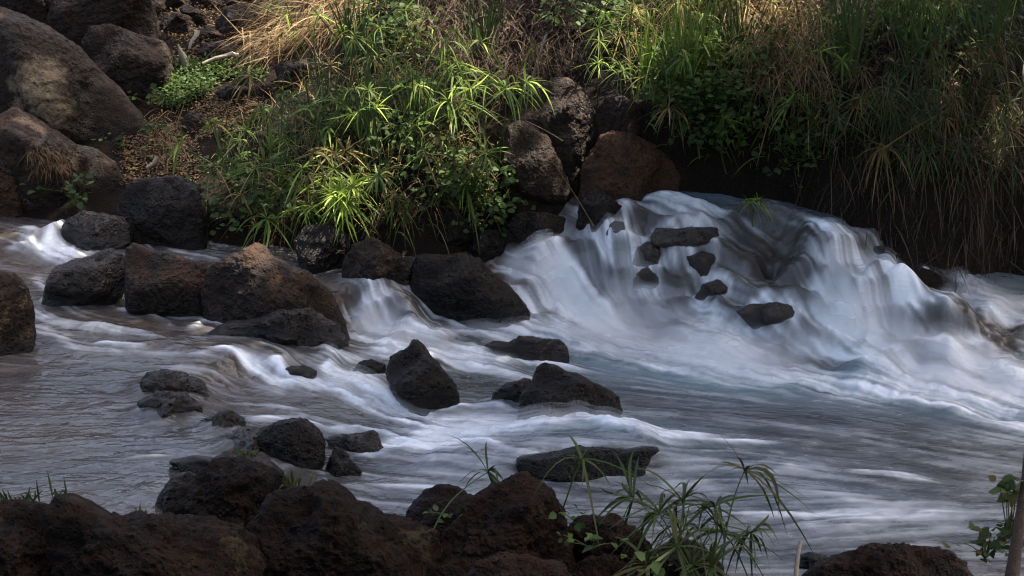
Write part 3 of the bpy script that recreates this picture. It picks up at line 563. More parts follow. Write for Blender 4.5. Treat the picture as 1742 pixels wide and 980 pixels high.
# a thin collar of foam where the stream meets its rocks
rim = np.zeros_like(FXX); foot = np.zeros_like(FXX)
for pp in FOOT:
    ii = np.clip(((pp[:, 0] - fx[0]) / (fx[1] - fx[0])).astype(int), 0, len(fx) - 1); jj = np.clip(((pp[:, 1] - fy[0]) / (fy[1] - fy[0])).astype(int), 0, len(fy) - 1); foot[jj, ii] = 1
foot = np.clip(gblur(foot, 4.5, 5.5) * 1.6, 0, 1)
for pp in WLINE:
    ii = np.clip(((pp[:, 0] - fx[0]) / (fx[1] - fx[0])).astype(int), 0, len(fx) - 1); jj = np.clip(((pp[:, 1] - fy[0]) / (fy[1] - fy[0])).astype(int), 0, len(fy) - 1); rim[jj, ii] = 1
rim = np.clip(gblur(rim, 1.6, 1.8) * 3.0, 0, 1)
# fill in the gaps of the flow with a broad blur of it
bx_, by_, bw_ = [gblur(a, 18, 30) for a in (vx, vy, vw)]
vx = vx + .25 * bx_ + .02; vy = vy + .25 * by_ - .004
vx, vy = gblur(vx, 2, 3), gblur(vy, 2, 3)
sp_ = np.hypot(vx, vy) + 1e-9; vx /= sp_; vy /= sp_
FO = np.clip(bil(foam0, fx, fy, X, Y), 0, 1) * smooth(-4.6, -3.9, X) * 1.0
VX = bil(vx, fx, fy, X, Y); VY = bil(vy, fx, fy, X, Y)
RIM = bil(rim, fx, fy, X, Y) * (np.abs(X) < 3.9)
FT = bil(foot, fx, fy, X, Y); gy_, gx_ = np.gradient(h0); slope = np.hypot(gx_ / .0062, gy_ / .0105); fall = smooth(.18, .55, gblur(slope, 6, 9))
rg = fbm(P3(X * 2.5, Y * 2.5), 4, 61)
def lic(seed, sx, sy, step, n):
    g = np.random.default_rng(seed).random((ny_, nx_)).astype(np.float32); g = gblur(g, sy, sx)
    g = (g - g.mean()) / g.std()
    acc = g.copy(); cnt = 1
    vxs, vys = VX, VY
    for sg in (1, -1):
        x = X.copy(); y = Y.copy()
        for q in range(n):
            x += sg * step * bil(vxs, GX, GY, x, y); y += sg * step * bil(vys, GX, GY, x, y)
            acc += bil(g, GX, GY, x, y); cnt += 1
    acc /= cnt; return (acc - acc.mean()) / (acc.std() + 1e-9)
fine = lic(1, 0.8, 0.6, 0.010, 16); mid = lic(2, 2.2, 1.6, 0.020, 18); broad = lic(3, 8, 6, 0.05, 12)
streak = .45 * fine + .65 * mid + .55 * broad; streak /= streak.std()
turb = np.clip(FO * 1.3, 0, 1)
blot = fbm(P3(X * 2.2, Y * 2.6), 4, 21)
foam = FO * (0.74 + (0.30 + .10 * fall) * streak + .35 * blot) + (0.05 + .05 * turb) * streak - .02
low = smooth(-.9, .2, X) * smooth(10.6, 9.4, Y)
mott = fbm(P3(X * 6 + .6 * streak * .1, Y * 11), 6, 23, .68); mott2 = fbm(P3(X * 1.6, Y * 2.4), 3, 25)
foam = foam + low * np.clip(.17 + .24 * mott + .16 * mott2 + .018 * streak, 0, .6) + (1 - low) * .03 * np.clip(streak + mott, 0, 3)
wide = gblur(FO, 26, 34)
foam = np.maximum(foam, 0) + ((.30 - .16 * fall) * wide + .03 * FO) * (1 + .5 * mott + .25 * streak)
foam = foam + smooth(.2, -.9, X) * smooth(9.9, 9.2, Y) * np.clip(.0 + .08 * mott + .05 * mott2 + .02 * streak, 0, .4)
ph_ = h0 / .17 + .9 * fbm(P3(X * 1.9, Y * 1.5), 3, 63) + .25 * fbm(P3(X * 6, Y * 5), 2, 64)
foam = foam * (1 + fall * (1.0 * rg - .12 - .26 * np.sin(2 * np.pi * ph_ + .6))) + RIM * (.16 + .05 * fall + .34 * mott + .08 * streak) * (.35 + smooth(.02, .3, wide))
foam = foam + fall * .075 * np.clip(fine * .7 + mid * .5 - .1, 0, 3)
aer = np.clip(wide * 1.9 * (1 - FO), 0, 1) * smooth(-.6, .8, X) * (1 - fall)
foam = np.log1p(np.exp(np.clip(foam * 16, -40, 60))) / 16 - .02
foam = np.clip(foam, 0, 1); foam = foam * foam * (3 - 2 * foam) * .5 + foam * .5
st01 = np.clip(.5 + .22 * streak, 0, 1)
ripple = fbm(P3(X * 3.1, Y * 4.0), 3, 31) * .012 + fbm(P3(X * 5, Y * 8.5), 5, 35, .62) * (.010 + .007 * smooth(.3, -.9, X)) + mid * .0010 + broad * .0022
fast = smooth(.05, .4, gblur(FO, 10, 14))
billow = fbm(P3(X * 3.4, Y * 3.4), 4, 33) * .06 * fast
ph_ = h0 / .17 + .9 * fbm(P3(X * 1.9, Y * 1.5), 3, 63) + .25 * fbm(P3(X * 6, Y * 5), 2, 64); led = np.sin(2 * np.pi * ph_)
WZ = h0 + fall * led * .021 + FT * (.022 + .022 * fall + .026 * smooth(-.9, -1.15, X) * smooth(10.2, 9.9, Y)) + fall * rg * .085 + ripple * (0.55 + .9 * fast) + billow + fine * .0007 * (1 - fast) + .03 * FO
bedA = np.clip(.35 + .4 * fall + .5 * fbm(P3(X * 1.7, Y * 2.2), 3, 41) + .5 * smooth(-.4, -1.6, X), 0, 1)
wv = np.stack([X, Y, WZ], -1).reshape(-1, 3)
water = mesh_obj('water', wv, grid_faces(ny_, nx_), M['water'], attrs={'foam': foam, 'streak': st01, 'bed': bedA, 'aer': aer})
tag(water, kind='structure')
# thin airy layers of spray over the white water
soft = gblur(FO, 5, 7)
for q, (dz, k) in enumerate(((.018, .36), (.04, .30), (.065, .20), (.10, .12))):
    a = np.clip(soft - .28, 0, 1) * k * np.clip(1 + .35 * lic(50 + q, 3, 2.0, .025, 10), .1, 2) * 1.2
    sub = (slice(None, None, 2), slice(None, None, 2))
    xs, ys, zs, as_, ss = X[sub], Y[sub], (gblur(WZ, 4, 6) + dz * smooth(.25, .9, soft) - .012)[sub], a[sub], st01[sub]
    fc = grid_faces(*xs.shape); keep = (as_.ravel()[fc].max(1) > .012); fc = fc[keep]
    used = np.unique(fc); remap = np.zeros(xs.size, int); remap[used] = np.arange(len(used))
    V = np.stack([xs, ys, zs], -1).reshape(-1, 3)[used]
    o = mesh_obj('spray', V, remap[fc], M['veil'], attrs={'veil': np.clip(as_.ravel()[used], 0, .6), 'streak': ss.ravel()[used]})
    tag(o, 'thin white spray blown off the rushing white water', 'spray', 'spray over the rapids', 'stuff')

# ------------------------------------------------------------------ plants
def ribbons(base, dirv, L, Wd, droop, seg=6, roll=None, basew=.45, curve=None):
    """flat tapering blades: arrays of base, direction, length, width, droop"""
    n = len(base); t = np.linspace(0, 1, seg + 1)
    dirv = dirv / np.linalg.norm(dirv, axis=1)[:, None]
    pts = base[:, None] + dirv[:, None] * (L[:, None] * t)[..., None]
    pts[..., 2] -= (droop * L)[:, None] * t ** 2
    if curve is not None: pts = pts + curve[:, None] * (L[:, None] * t ** 2)[..., None]
    tg = np.gradient(pts, axis=1); tg /= np.linalg.norm(tg, axis=2)[..., None] + 1e-9
    upv = np.tile(np.array([0, 0, 1.0]), (n, 1)) + (rng.normal(0, .35, (n, 3)) if roll is None else roll)
    side = np.cross(tg, upv[:, None]); side /= np.linalg.norm(side, axis=2)[..., None] + 1e-9
    prof = np.minimum(basew + (1 - basew) * t / .25, 1) * np.clip((1 - t) / .55, 0, 1) ** .7 + .02
    half = side * (Wd[:, None] * .5 * prof)[..., None]
    V = np.stack([pts - half, pts + half], 2)      # n, seg+1, 2, 3
    i = (np.arange(n)[:, None] * (seg + 1) + np.arange(seg)[None]) * 2
    f = np.stack([i, i + 1, i + 3, i + 2], -1).reshape(-1, 4)
    return V.reshape(-1, 3), f
def rep_tint(t, seg): return np.repeat(t, (seg + 1) * 2)

def tube(path, r0, r1, sides=5):
    path = np.asarray(path, float); n = len(path); tg = np.gradient(path, axis=0); tg /= np.linalg.norm(tg, axis=1)[:, None] + 1e-9
    a = np.cross(tg, [0.31, .77, .2]); a /= np.linalg.norm(a, axis=1)[:, None]; b = np.cross(tg, a)
    rad = np.linspace(r0, r1, n) if np.ndim(r0) == 0 else r0; th = np.arange(sides) / sides * 2 * np.pi
    V = path[:, None] + (a[:, None] * np.cos(th)[None, :, None] + b[:, None] * np.sin(th)[None, :, None]) * rad[:, None, None]
    i = np.arange(n - 1)[:, None] * sides + np.arange(sides)[None]; j = np.arange(n - 1)[:, None] * sides + (np.arange(sides)[None] + 1) % sides
    f = np.stack([i, j, j + sides, i + sides], -1).reshape(-1, 4)
    return V.reshape(-1, 3), f
def join(parts):
    V = []; Fc = []; T = []; o = 0
    for v, f, t in parts: V.append(v); Fc.append(f + o); T.append(np.full(len(v), t) if np.ndim(t) == 0 else t); o += len(v)
    return np.concatenate(V), np.concatenate(Fc), np.concatenate(T)

def stem_path(a, b, bend=.12, n=8):
    a = np.asarray(a); b = np.asarray(b); t = np.linspace(0, 1, n)[:, None]; L = np.linalg.norm(b - a)
    off = np.array([rng.normal(0, bend), rng.normal(0, bend), 0]) * L
    return a * (1 - t) + b * t + off * (4 * t * (1 - t)) * .5 + np.array([0, 0, .12 * L]) * (t - t * t) * 1.5

def whorl(top, axis_, n, L, wd, droop, tint, tvar=.13, spread=(-12, 48)):
    axis_ = axis_ / np.linalg.norm(axis_)
    e1 = np.cross(axis_, [0.2, .9, .1]); e1 /= np.linalg.norm(e1); e2 = np.cross(axis_, e1)
    az = np.arange(n) / n * 2 * np.pi * 2.618 + rng.uniform(0, 6, 1); el = np.radians(rng.uniform(spread[0], spread[1], n))
    d = (e1 * np.cos(az)[:, None] + e2 * np.sin(az)[:, None]) * np.cos(el)[:, None] + axis_ * np.sin(el)[:, None]
    V, f = ribbons(np.tile(top, (n, 1)) - axis_ * rng.uniform(0, .01, (n, 1)), d, L * rng.uniform(.5, 1.12, n), wd * rng.uniform(.6, 1.15, n), droop * rng.uniform(.4, 1.9, n), curve=rng.normal(0, .16, (n, 3)))
    return V, f, rep_tint(np.clip(tint + rng.normal(0, tvar, n), 0, 1), 6)

def sedge(base, tops, label, tint=.65, L=.2, wd=.011, droop=.45, group=None, nleaf=(13, 20), stint=.8, name='umbrella_sedge', cat='sedge', spread=(-12, 48), lm='leaf'):
    root = empty(name, base); tag(root, label, cat, group)
    for tp in tops:
        tp = np.asarray(tp, float); b = np.asarray(base) + np.array([rng.normal(0, .025), rng.normal(0, .025), -.02])
        path = stem_path(b, tp, .08); V, f = tube(path, .0038, .0026, 4)
        mesh_obj('stem', V, f, M['stem'], root, attrs={'tint': np.full(len(V), stint)}, loc=None).matrix_parent_inverse = root.matrix_world.inverted() if False else root.matrix_parent_inverse
        so = root.children[-1] if root.children else None
        ax = path[-1] - path[-2]
        lt = tint + rng.normal(0, .06)
        V2, f2, t2 = whorl(tp, ax, int(rng.integers(*nleaf)), L * rng.uniform(.8, 1.15), wd, droop, lt, spread=spread)
        mesh_obj('leaf_whorl', V2, f2, M[lm], root, attrs={'tint': t2})
    off = Vector(base)
    for ch in root.children: ch.location = -off
    return root

def leafy(base, spots, label, size=.04, tint=.5, group=None, name='leafy_creeper', cat='creeper', tvar=.16, droop=.3, face=None, perspot=9, spread=.09):
    """broad pointed leaves on thin runners; spots are the world points its runners reach"""
    root = empty(name, base); tag(root, label, cat, group)
    stems = []; LV = []
    for sp in spots:
        sp = np.asarray(sp, float); path = stem_path(base, sp, .15, 7); stems.append((*tube(path, .0032, .0016, 4), .45))
        n = perspot; c = sp + rng.normal(0, spread, (n, 3)) * np.array([1, .6, .7])
        LV.append(c)
    c = np.concatenate(LV); n = len(c)
    d = rng.normal(0, 1, (n, 3)) + np.array([0, -.5, .1]); d[:, 2] *= .5; d /= np.linalg.norm(d, axis=1)[:, None]
    nrm = np.array([0, -.45, 1.0]) + rng.normal(0, .45, (n, 3)); nrm /= np.linalg.norm(nrm, axis=1)[:, None]
    sd = np.cross(d, nrm); sd /= np.linalg.norm(sd, axis=1)[:, None] + 1e-9; nn = np.cross(sd, d)
    s_ = size * rng.uniform(.6, 1.25, n)[:, None]
    prof = [(0, 0, 0), (.25, .36, .05), (.25, -.36, .05), (.55, .34, .04), (.55, -.34, .04), (1.0, 0, -.12), (.25, 0, -.02), (.55, 0, -.02)]
    V = np.stack([c + s_ * (d * a + sd * b + nn * e) for a, b, e in prof], 1).reshape(-1, 3)
    i = np.arange(n) * 8
    q = []
    for a, b, e, g_ in ((0, 1, 6, 6), (0, 6, 2, 2)): q.append(np.stack([i + a, i + b, i + e, i + e], -1))
    tri = np.concatenate([np.stack([i, i + 6, i + 1], -1), np.stack([i, i + 2, i + 6], -1), np.stack([i + 6, i + 7, i + 3], -1), np.stack([i + 6, i + 3, i + 1], -1), np.stack([i + 6, i + 2, i + 4], -1), np.stack([i + 6, i + 4, i + 7], -1), np.stack([i + 7, i + 5, i + 3], -1), np.stack([i + 7, i + 4, i + 5], -1)])
    t = np.repeat(np.clip(tint + rng.normal(0, tvar, n), 0, 1), 8)
    SV, SF, ST = join(stems)
    a = mesh_obj('runners', SV, SF, M['stem'], root, attrs={'tint': ST}); b = mesh_obj('foliage', V, tri, M['broad'], root, attrs={'tint': t})
    for ch in (a, b): ch.location = -Vector(base)
    return root

def tuft(base, n, H, spread, label, mat='stem', tint=.8, wd=.006, droop=.15, group=None, name='rush_clump', cat='rush', tvar=.15, part='blades', lean=(0, 0)):
    root = empty(name, base); tag(root, label, cat, group)
    b = np.asarray(base) + np.stack([rng.normal(0, .05, n), rng.normal(0, .05, n), np.full(n, -.02)], 1) * (1 if H > .25 else .4)
    d = np.stack([rng.normal(lean[0], spread, n), rng.normal(lean[1], spread, n), np.ones(n)], 1)
    V, f = ribbons(b, d, H * rng.uniform(.55, 1.15, n), np.full(n, wd), np.abs(rng.normal(droop, droop * .6, n)), roll=np.tile([0, -2.0, 0], (n, 1)) + rng.normal(0, .3, (n, 3)))
    o = mesh_obj(part, V, f, M[mat], root, attrs={'tint': rep_tint(np.clip(tint + rng.normal(0, tvar, n), 0, 1), 6)}); o.location = -Vector(base)
    return root

def inpoly(poly, n, seed=0):
    g = np.random.default_rng(seed); P = np.array(poly, float); lo, hi = P.min(0), P.max(0); out = []
    while len(out) < n:
        p = g.uniform(lo, hi); x, y = p; c = False
        for a, b in zip(P, np.roll(P, -1, 0)):
            if (a[1] > y) != (b[1] > y) and x < (b[0] - a[0]) * (y - a[1]) / (b[1] - a[1]) + a[0]: c = not c
        if c: out.append(p)
    return out
def gh(p, what='ground'): return hit(p[0], p[1], what)

# --- sedges one can point to: base pixel, whorl pixels
def sedge_px(bp, wps, label, toward=.05, **kw):
    b, d = gh(bp, 'any'); tops = [at_depth(w[0], w[1], d - toward - (w[2] if len(w) > 2 else 0)) for w in wps]
    return sedge(b, tops, label, **kw)
sedge_px((585,420), [(580,325),(600,318),(570,335),(590,345)], 'bright lime green umbrella sedge tuft hanging over the dark ledge', tint=1.0, L=.25, wd=.017, droop=.3, nleaf=(24, 32), spread=(-20, 70), toward=.25)
sedge_px((590,425), [(585,372)], 'small yellow green sedge just under the lime green tuft', tint=.85, L=.16, droop=.5, toward=.25)
sedge_px((540,425), [(530,352),(520,360)], 'small sedge left of the lime green tuft', tint=.8, L=.15, toward=.22)
sedge_px((455,425), [(454,372)], 'dark green sedge drooping over the tip of the pointed brown rock', tint=.72, L=.24, wd=.016, droop=.7, toward=.25, nleaf=(14, 18))
sedge_px((470,400), [(462,255),(450,275)], 'sedge with broad upright blades left of the lime tuft', tint=.74, L=.24, wd=.015, droop=.15, toward=.15, spread=(10, 75))
sedge_px((640,330), [(640,182),(610,190)], 'sedge with a pale green whorl high in the middle of the thicket', tint=.82, L=.24, wd=.013)
sedge_px((790,330), [(745,248),(720,258),(770,262)], 'pale bluish sedge whorls hanging beside the creeper', tint=.70, L=.24, wd=.012, droop=.6)
sedge_px((810,300), [(762,170),(800,150),(775,190)], 'tall glossy sedge arching at the right end of the thicket', tint=.80, L=.30, wd=.014, droop=.4, nleaf=(18, 26))
sedge_px((850,260), [(895,140),(860,150)], 'sedge with long blades falling over the tall upright boulder', tint=.74, L=.32, wd=.016, droop=.7, toward=.45)
sedge_px((840,230), [(790,118),(830,140)], 'sedge behind the arching one, lit along its blades', tint=.86, L=.27, wd=.012)
sedge_px((1020,180), [(1018,106)], 'lone yellow green sedge above the pitted grey boulder', tint=.90, L=.16, droop=.5, toward=.2)
sedge_px((1200,220), [(1210,82),(1195,70)], 'tall yellow green sedge over the leafy mass at the top right', tint=.92, L=.26, wd=.012)
sedge_px((1240,290), [(1232,200)], 'green sedge drooping above the top pool', tint=.80, L=.18, droop=.6, toward=.2)
sedge_px((1120,190), [(1105,128),(1125,120)], 'yellowing sedge beside the rush clump', tint=.6, L=.2, toward=.1)
sedge_px((1360,260), [(1352,160),(1345,175)], 'green sedge at the edge of the dark right bank', tint=.78, L=.22, wd=.014, droop=.6, toward=.2)
sedge_px((1720,330), [(1715,220)], 'big dry orange brown sedge head on the right bank', tint=.12, L=.34, wd=.012, droop=.55, toward=.3, stint=.1, nleaf=(26, 34))
sedge_px((1735,250), [(1742,150)], 'dry brown sedge head cut by the right edge', tint=.10, L=.34, droop=.5, toward=.3, stint=.1, nleaf=(20, 28))
sedge_px((1520,360), [(1503,252)], 'dry fallen sedge head over the dark undercut', tint=.05, L=.28, droop=.9, toward=.2, stint=.1)
sedge_px((700,400), [(675,330),(685,345)], 'dead brown sedge head hanging low in the thicket', tint=.08, L=.16, droop=.9, toward=.25, stint=.1, nleaf=(7, 10))
sedge_px((915,205), [(912,75),(905,85)], 'dead straw coloured sedge head on a grey stalk above the upright boulder', tint=.06, L=.17, droop=1.1, toward=.1, stint=.1, nleaf=(10, 15))
sedge_px((1280,380), [(1275,345),(1290,340)], 'small sedge trailing its leaves in the top of the rapids', tint=.88, L=.13, droop=.5, toward=.05)

thick = [(350,300),(430,210),(560,170),(700,140),(800,190),(865,280),(855,380),(700,400),(560,410),(400,410),(345,380)]
SED = 'umbrella sedges in the bank thicket'
for q, p in enumerate(inpoly(thick, 36, 5)):
    b, d = gh(p); k = int(rng.integers(1, 4)); tops = [b + np.array([rng.normal(0, .13), rng.normal(-.10, .1), rng.uniform(.15, .5)]) for _ in range(k)]
    dry = rng.random() < .2
    sedge(b, tops, 'dry straw coloured umbrella sedge in the thicket left of the bank boulders' if dry else 'green umbrella sedge in the dense thicket left of the bank boulders', tint=.12 if dry else rng.uniform(.52, .82), L=rng.uniform(.15, .26), wd=rng.uniform(.011, .017), group='dry sedges in the bank thicket' if dry else SED, stint=.2 if dry else .7, droop=rng.uniform(.3, .8))
rightp = [(1020,150),(1050,20),(1250,-20),(1420,20),(1440,150),(1400,300),(1250,300),(1130,260)]
for q, p in enumerate(inpoly(rightp, 32, 8)):
    b, d = gh(p); k = int(rng.integers(1, 4)); tops = [b + np.array([rng.normal(0, .14), rng.normal(-.12, .1), rng.uniform(.15, .55)]) for _ in range(k)]
    dry = rng.random() < .45
    sedge(b, tops, 'straw coloured umbrella sedge on the sunlit bank above the rapids' if dry else 'yellow green umbrella sedge on the sunlit bank above the rapids', tint=rng.uniform(.06, .25) if dry else rng.uniform(.6, .92), L=rng.uniform(.15, .26), wd=rng.uniform(.008, .013), group='dry sedges above the rapids' if dry else 'umbrella sedges above the rapids', stint=.15 if dry else .7, droop=rng.uniform(.3, .8))
farr = [(1400,20),(1600,-40),(1800,-40),(1800,330),(1660,340),(1480,300),(1400,260)]
for q, p in enumerate(inpoly(farr, 70, 9)):
    b, d = gh(p); k = int(rng.integers(1, 4)); tops = [b + np.array([rng.normal(-.05, .16), rng.normal(-.25, .12), rng.uniform(.0, .5)]) for _ in range(k)]
    dry = rng.random() < (.25 if p[1] < 140 else .45)
    sedge(b, tops, 'brown withered umbrella sedge overhanging the dark right bank' if dry else 'dark green umbrella sedge overhanging the right bank', lm='near' if p[1] > 120 else 'leaf', spread=(-40, 60), tint=(rng.uniform(.0, .10) if p[1] > 130 else rng.uniform(.05, .2)) if dry else rng.uniform(.5, .8), L=rng.uniform(.12, .22), wd=rng.uniform(.006, .010), group='withered sedges over the right bank' if dry else 'green sedges over the right bank', stint=.05 if dry else .6, droop=rng.uniform(.3, .9))  # lower plants take the darker leaf colours in place of shade
topm = [(430,60),(560,-30),(1030,-40),(1030,60),(880,110),(700,110),(560,150)]
for q, p in enumerate([p for p in inpoly(topm, 34, 12) if not (720 < p[0] < 970 and p[1] > 0)]):
    b, d = gh(p); k = int(rng.integers(1, 3)); tops = [b + np.array([rng.normal(0, .12), rng.normal(-.08, .1), rng.uniform(.12, .45)]) for _ in range(k)]
    dry = rng.random() < .45
    sedge(b, tops, 'thin straw coloured sedge at the top of the slope' if dry else 'thin green sedge at the top of the slope', tint=.12 if dry else rng.uniform(.55, .85), L=rng.uniform(.13, .22), group='dry sedges at the top of the slope' if dry else 'sedges at the top of the slope', stint=.2 if dry else .7)

# --- rushes: tall leafless stems
for p, n, H, lab in [((560,240),16,.75,'dark rush stems rising in front of the dry straw'), ((640,260),18,.85,'tall crossing rush stems in the middle of the thicket'), ((720,260),16,.8,'leaning rush stems right of the crossing ones'), ((470,330),8,.8,'few straight rush stems beside the path'), ((1165,165),46,.75,'thick upright clump of green rushes at the top right'), ((1105,160),20,.6,'loose rushes left of the thick clump'), ((1250,120),30,.6,'rushes leaning behind the dry straw on the right'), ((1440,120),24,.7,'green rushes at the top edge over the right bank'), ((1560,110),26,.7,'dark rushes beside the right bank thicket'), ((1660,110),26,.75,'rushes in the upper right corner'), ((600,90),22,.5,'rushes mixed in the straw at the top edge'), ((820,90),22,.5,'thin rushes over the twiggy hollow'), ((385,300),6,.6,'three or four rush stems by the lower path')]:
    b, d = gh(p); lit = 'clump' in lab and 'thick' in lab; tuft(b + [0, -.1, 0], int(n * 1.8), H * 1.1, .26 if not lit else .17, lab, 'leaf' if lit else 'stem', .72 if lit else .7, .009, .06, 'rush clumps on the far bank', tvar=.12)
# --- creepers
for q, (poly, n, lab, tint) in enumerate([
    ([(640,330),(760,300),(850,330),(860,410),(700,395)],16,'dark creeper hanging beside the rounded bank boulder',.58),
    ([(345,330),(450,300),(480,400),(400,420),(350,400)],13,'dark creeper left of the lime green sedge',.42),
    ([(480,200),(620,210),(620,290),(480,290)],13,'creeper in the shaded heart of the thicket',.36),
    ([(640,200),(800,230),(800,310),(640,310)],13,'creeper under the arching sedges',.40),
    ([(1100,130),(1210,110),(1230,200),(1120,220)],20,'leafy green creeper right of the pitted grey boulder',.72),
    ([(1130,190),(1260,180),(1290,260),(1160,270)],18,'leafy creeper hanging over the top pool',.66),
    ([(1220,90),(1330,110),(1320,190),(1230,190)],14,'bright leafy creeper among the straw',.70),
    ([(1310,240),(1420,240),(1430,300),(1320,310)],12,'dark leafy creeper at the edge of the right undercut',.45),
    ([(880,-10),(980,0),(1000,60),(900,50)],9,'yellow green shrub over the twiggy hollow',.78),
    ([(960,-20),(1080,0),(1080,90),(980,90)],13,'bright green shrub at the top edge',.85),
    ([(600,20),(740,20),(740,110),(620,110)],13,'pale green weeds behind the rush stems',.66),
    ([(1500,20),(1640,20),(1640,130),(1500,130)],14,'dark bushy weeds in the upper right',.50),
    ([(1640,0),(1742,0),(1742,120),(1650,120)],12,'dark leaves in the upper right corner',.48),
    ([(1380,0),(1500,0),(1490,110),(1390,110)],12,'green weeds at the top edge right of the straw',.72)]):
    P = inpoly(poly, n, 100 + q); pts = [gh(p)[0] + np.array([0, -.13, .08 + rng.uniform(0, .2)]) for p in P]
    b = gh(np.mean(poly, 0))[0]
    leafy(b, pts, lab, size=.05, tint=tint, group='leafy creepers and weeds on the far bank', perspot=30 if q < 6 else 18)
b, d = hit(130,345); c = at_depth(130, 325, d - .15)
leafy(c + np.array([0, .1, -.1]), [c + np.array([rng.normal(0, .09), rng.normal(0, .03), rng.normal(0, .07)]) for _ in range(9)], 'small dark green leafy plant growing on the face of the long low boulder', size=.055, tint=.5, name='leafy_plant', cat='plant', perspot=5, spread=.03)
for p, lab in [((255,180),'small leafy sprig at the foot of the squared dark block'), ((262,235),'small leafy sprig at the right foot of the lichened boulder'), ((215,260),'low leafy sprig between the two left boulders')]:
    b, d = hit(*p); leafy(b, [b + np.array([rng.normal(0, .1), -.05 + rng.normal(0, .04), rng.uniform(.04, .14)]) for _ in range(6)], lab, size=.05, tint=.55, name='leafy_plant', cat='plant', perspot=5, spread=.03)

# --- stuff: ground cover, litter, dry straw, undergrowth
def scatter(polys, n, seed):
    out = []
    for k, (poly, w) in enumerate(polys): out += [gh(p)[0] for p in inpoly(poly, int(n * w), seed + k)]
    return np.array(out)
def small_leaves(name, pts, size, mat, tint, tvar, label, cat, lift=(.0, .05), flat=.5):
    n = len(pts); c = pts + np.stack([rng.normal(0, .02, n), rng.normal(0, .02, n), rng.uniform(*lift, n)], 1)
    d = rng.normal(0, 1, (n, 3)); d[:, 2] *= flat; d /= np.linalg.norm(d, axis=1)[:, None]; sd = np.cross(d, np.array([0, -.3, 1]) + rng.normal(0, .4, (n, 3))); sd /= np.linalg.norm(sd, axis=1)[:, None]
    s_ = (size * rng.uniform(.5, 1.3, n))[:, None]
    V = np.stack([c, c + s_ * (.5 * d + .3 * sd), c + s_ * d, c + s_ * (.5 * d - .3 * sd)], 1).reshape(-1, 3)
    o = mesh_obj(name, V, np.arange(4 * n).reshape(-1, 4), M[mat], attrs={'tint': np.repeat(np.clip(tint + rng.normal(0, tvar, n), 0, 1), 4)})
    return tag(o, label, cat, kind='stuff')
small_leaves('ground_cover', np.repeat(scatter([([(272,150),(300,110),(350,112),(440,112),(450,140),(370,140),(350,165),(300,190),(275,185)],1)], 620, 1), 7, 0) + rng.normal(0, .025, (620 * 7, 3)), .03, 'broad', .82, .14, 'low bright green herbs beside the earth path', 'ground cover', (.01, .06))
lp = np.repeat(scatter([([(330,190),(360,160),(440,160),(450,190),(400,225),(340,240)],.5), ([(205,240),(255,225),(330,200),(340,310),(215,320)],.7), ([(265,10),(440,0),(440,110),(300,110)],.5)], 1300, 4), 6, 0)
small_leaves('leaf_litter', lp + rng.normal(0, .03, lp.shape) * [1, 1, .15], .02, 'straw', .3, .35, 'brown dead leaves littering the earth path', 'leaf litter', (.005, .03), .15)
def strawmass(name, polys, n, seed, L, label, tint=.55, tvar=.25, mat='straw', dirv=(0, -.4, .35), sd=.6, wd=.006, droop=.5, lift=.12, cat='dry grass'):
    pts = scatter(polys, n, seed); n = len(pts); pts = pts + np.stack([rng.normal(0, .05, n), rng.normal(0, .05, n), rng.uniform(-.02, lift, n)], 1)
    d = np.array(dirv) + rng.normal(0, sd, (n, 3))
    V, f = ribbons(pts, d, L * rng.uniform(.4, 1.2, n), wd * rng.uniform(.5, 1.3, n), np.abs(rng.normal(droop, .25, n)), seg=5)
    o = mesh_obj(name, V, f, M[mat], attrs={'tint': rep_tint(np.clip(tint + rng.normal(0, tvar, n), 0, 1), 5)})
    return tag(o, label, cat, kind='stuff')
strawmass('dry_grass', [([(430,90),(470,0),(620,-30),(640,40),(540,80),(450,120)],1)], 1300, 20, .42, 'mat of pale dry straw falling down the slope by the rubble', .7, .2, dirv=(-.45, -.3, -.05), sd=.28, lift=.2)
strawmass('dry_grass', [([(1230,70),(1310,60),(1400,90),(1400,200),(1290,190)],.7), ([(1130,20),(1400,0),(1400,80),(1150,90)],.3)], 1700, 22, .36, 'tangle of pale dry straw on the sunlit bank above the rapids', .62, .25, dirv=(.1, -.4, .1), sd=.6, lift=.34)
strawmass('dry_grass', [([(1380,60),(1742,60),(1742,330),(1420,320)],1)], 900, 24, .26, 'brown withered blades hanging over the right bank', .25, .25, 'twig', dirv=(0, -.55, -.15), sd=.5, lift=.25, droop=.7)
strawmass('dry_grass', [([(380,200),(560,130),(860,180),(860,380),(420,400)],1)], 800, 26, .26, 'loose dry stalks lying through the sedge thicket', .45, .25, dirv=(0, -.4, .1), sd=.7, lift=.25)
strawmass('dry_grass', [([(240,190),(290,190),(320,260),(270,290),(240,230)],1)], 350, 27, .2, 'wisps of dry grass between boulder and path', .45, .25, dirv=(.1, -.5, -.1), sd=.5, lift=.05)
strawmass('undergrowth', [([(350,300),(430,190),(560,110),(740,60),(860,180),(860,390),(560,420),(370,410)],1)], 900, 30, .18, 'tangled green undergrowth of the sedge thicket', .52, .2, 'leaf', (0, -.4, .6), .6, .009, .5, .18, 'undergrowth')
strawmass('undergrowth', [([(1010,100),(1030,-30),(1420,-30),(1430,280),(1250,300),(1120,240)],1)], 1000, 32, .18, 'tangled yellow green undergrowth above the rapids', .62, .16, 'leaf', (0, -.4, .6), .6, .009, .5, .18, 'undergrowth')
strawmass('undergrowth', [([(1380,-30),(1800,-30),(1800,320),(1500,310),(1400,280)],1)], 1500, 34, .24, 'tangled dark undergrowth over the right bank', .6, .25, 'near', (0, -.5, .3), .6, .009, .6, .2, 'undergrowth')
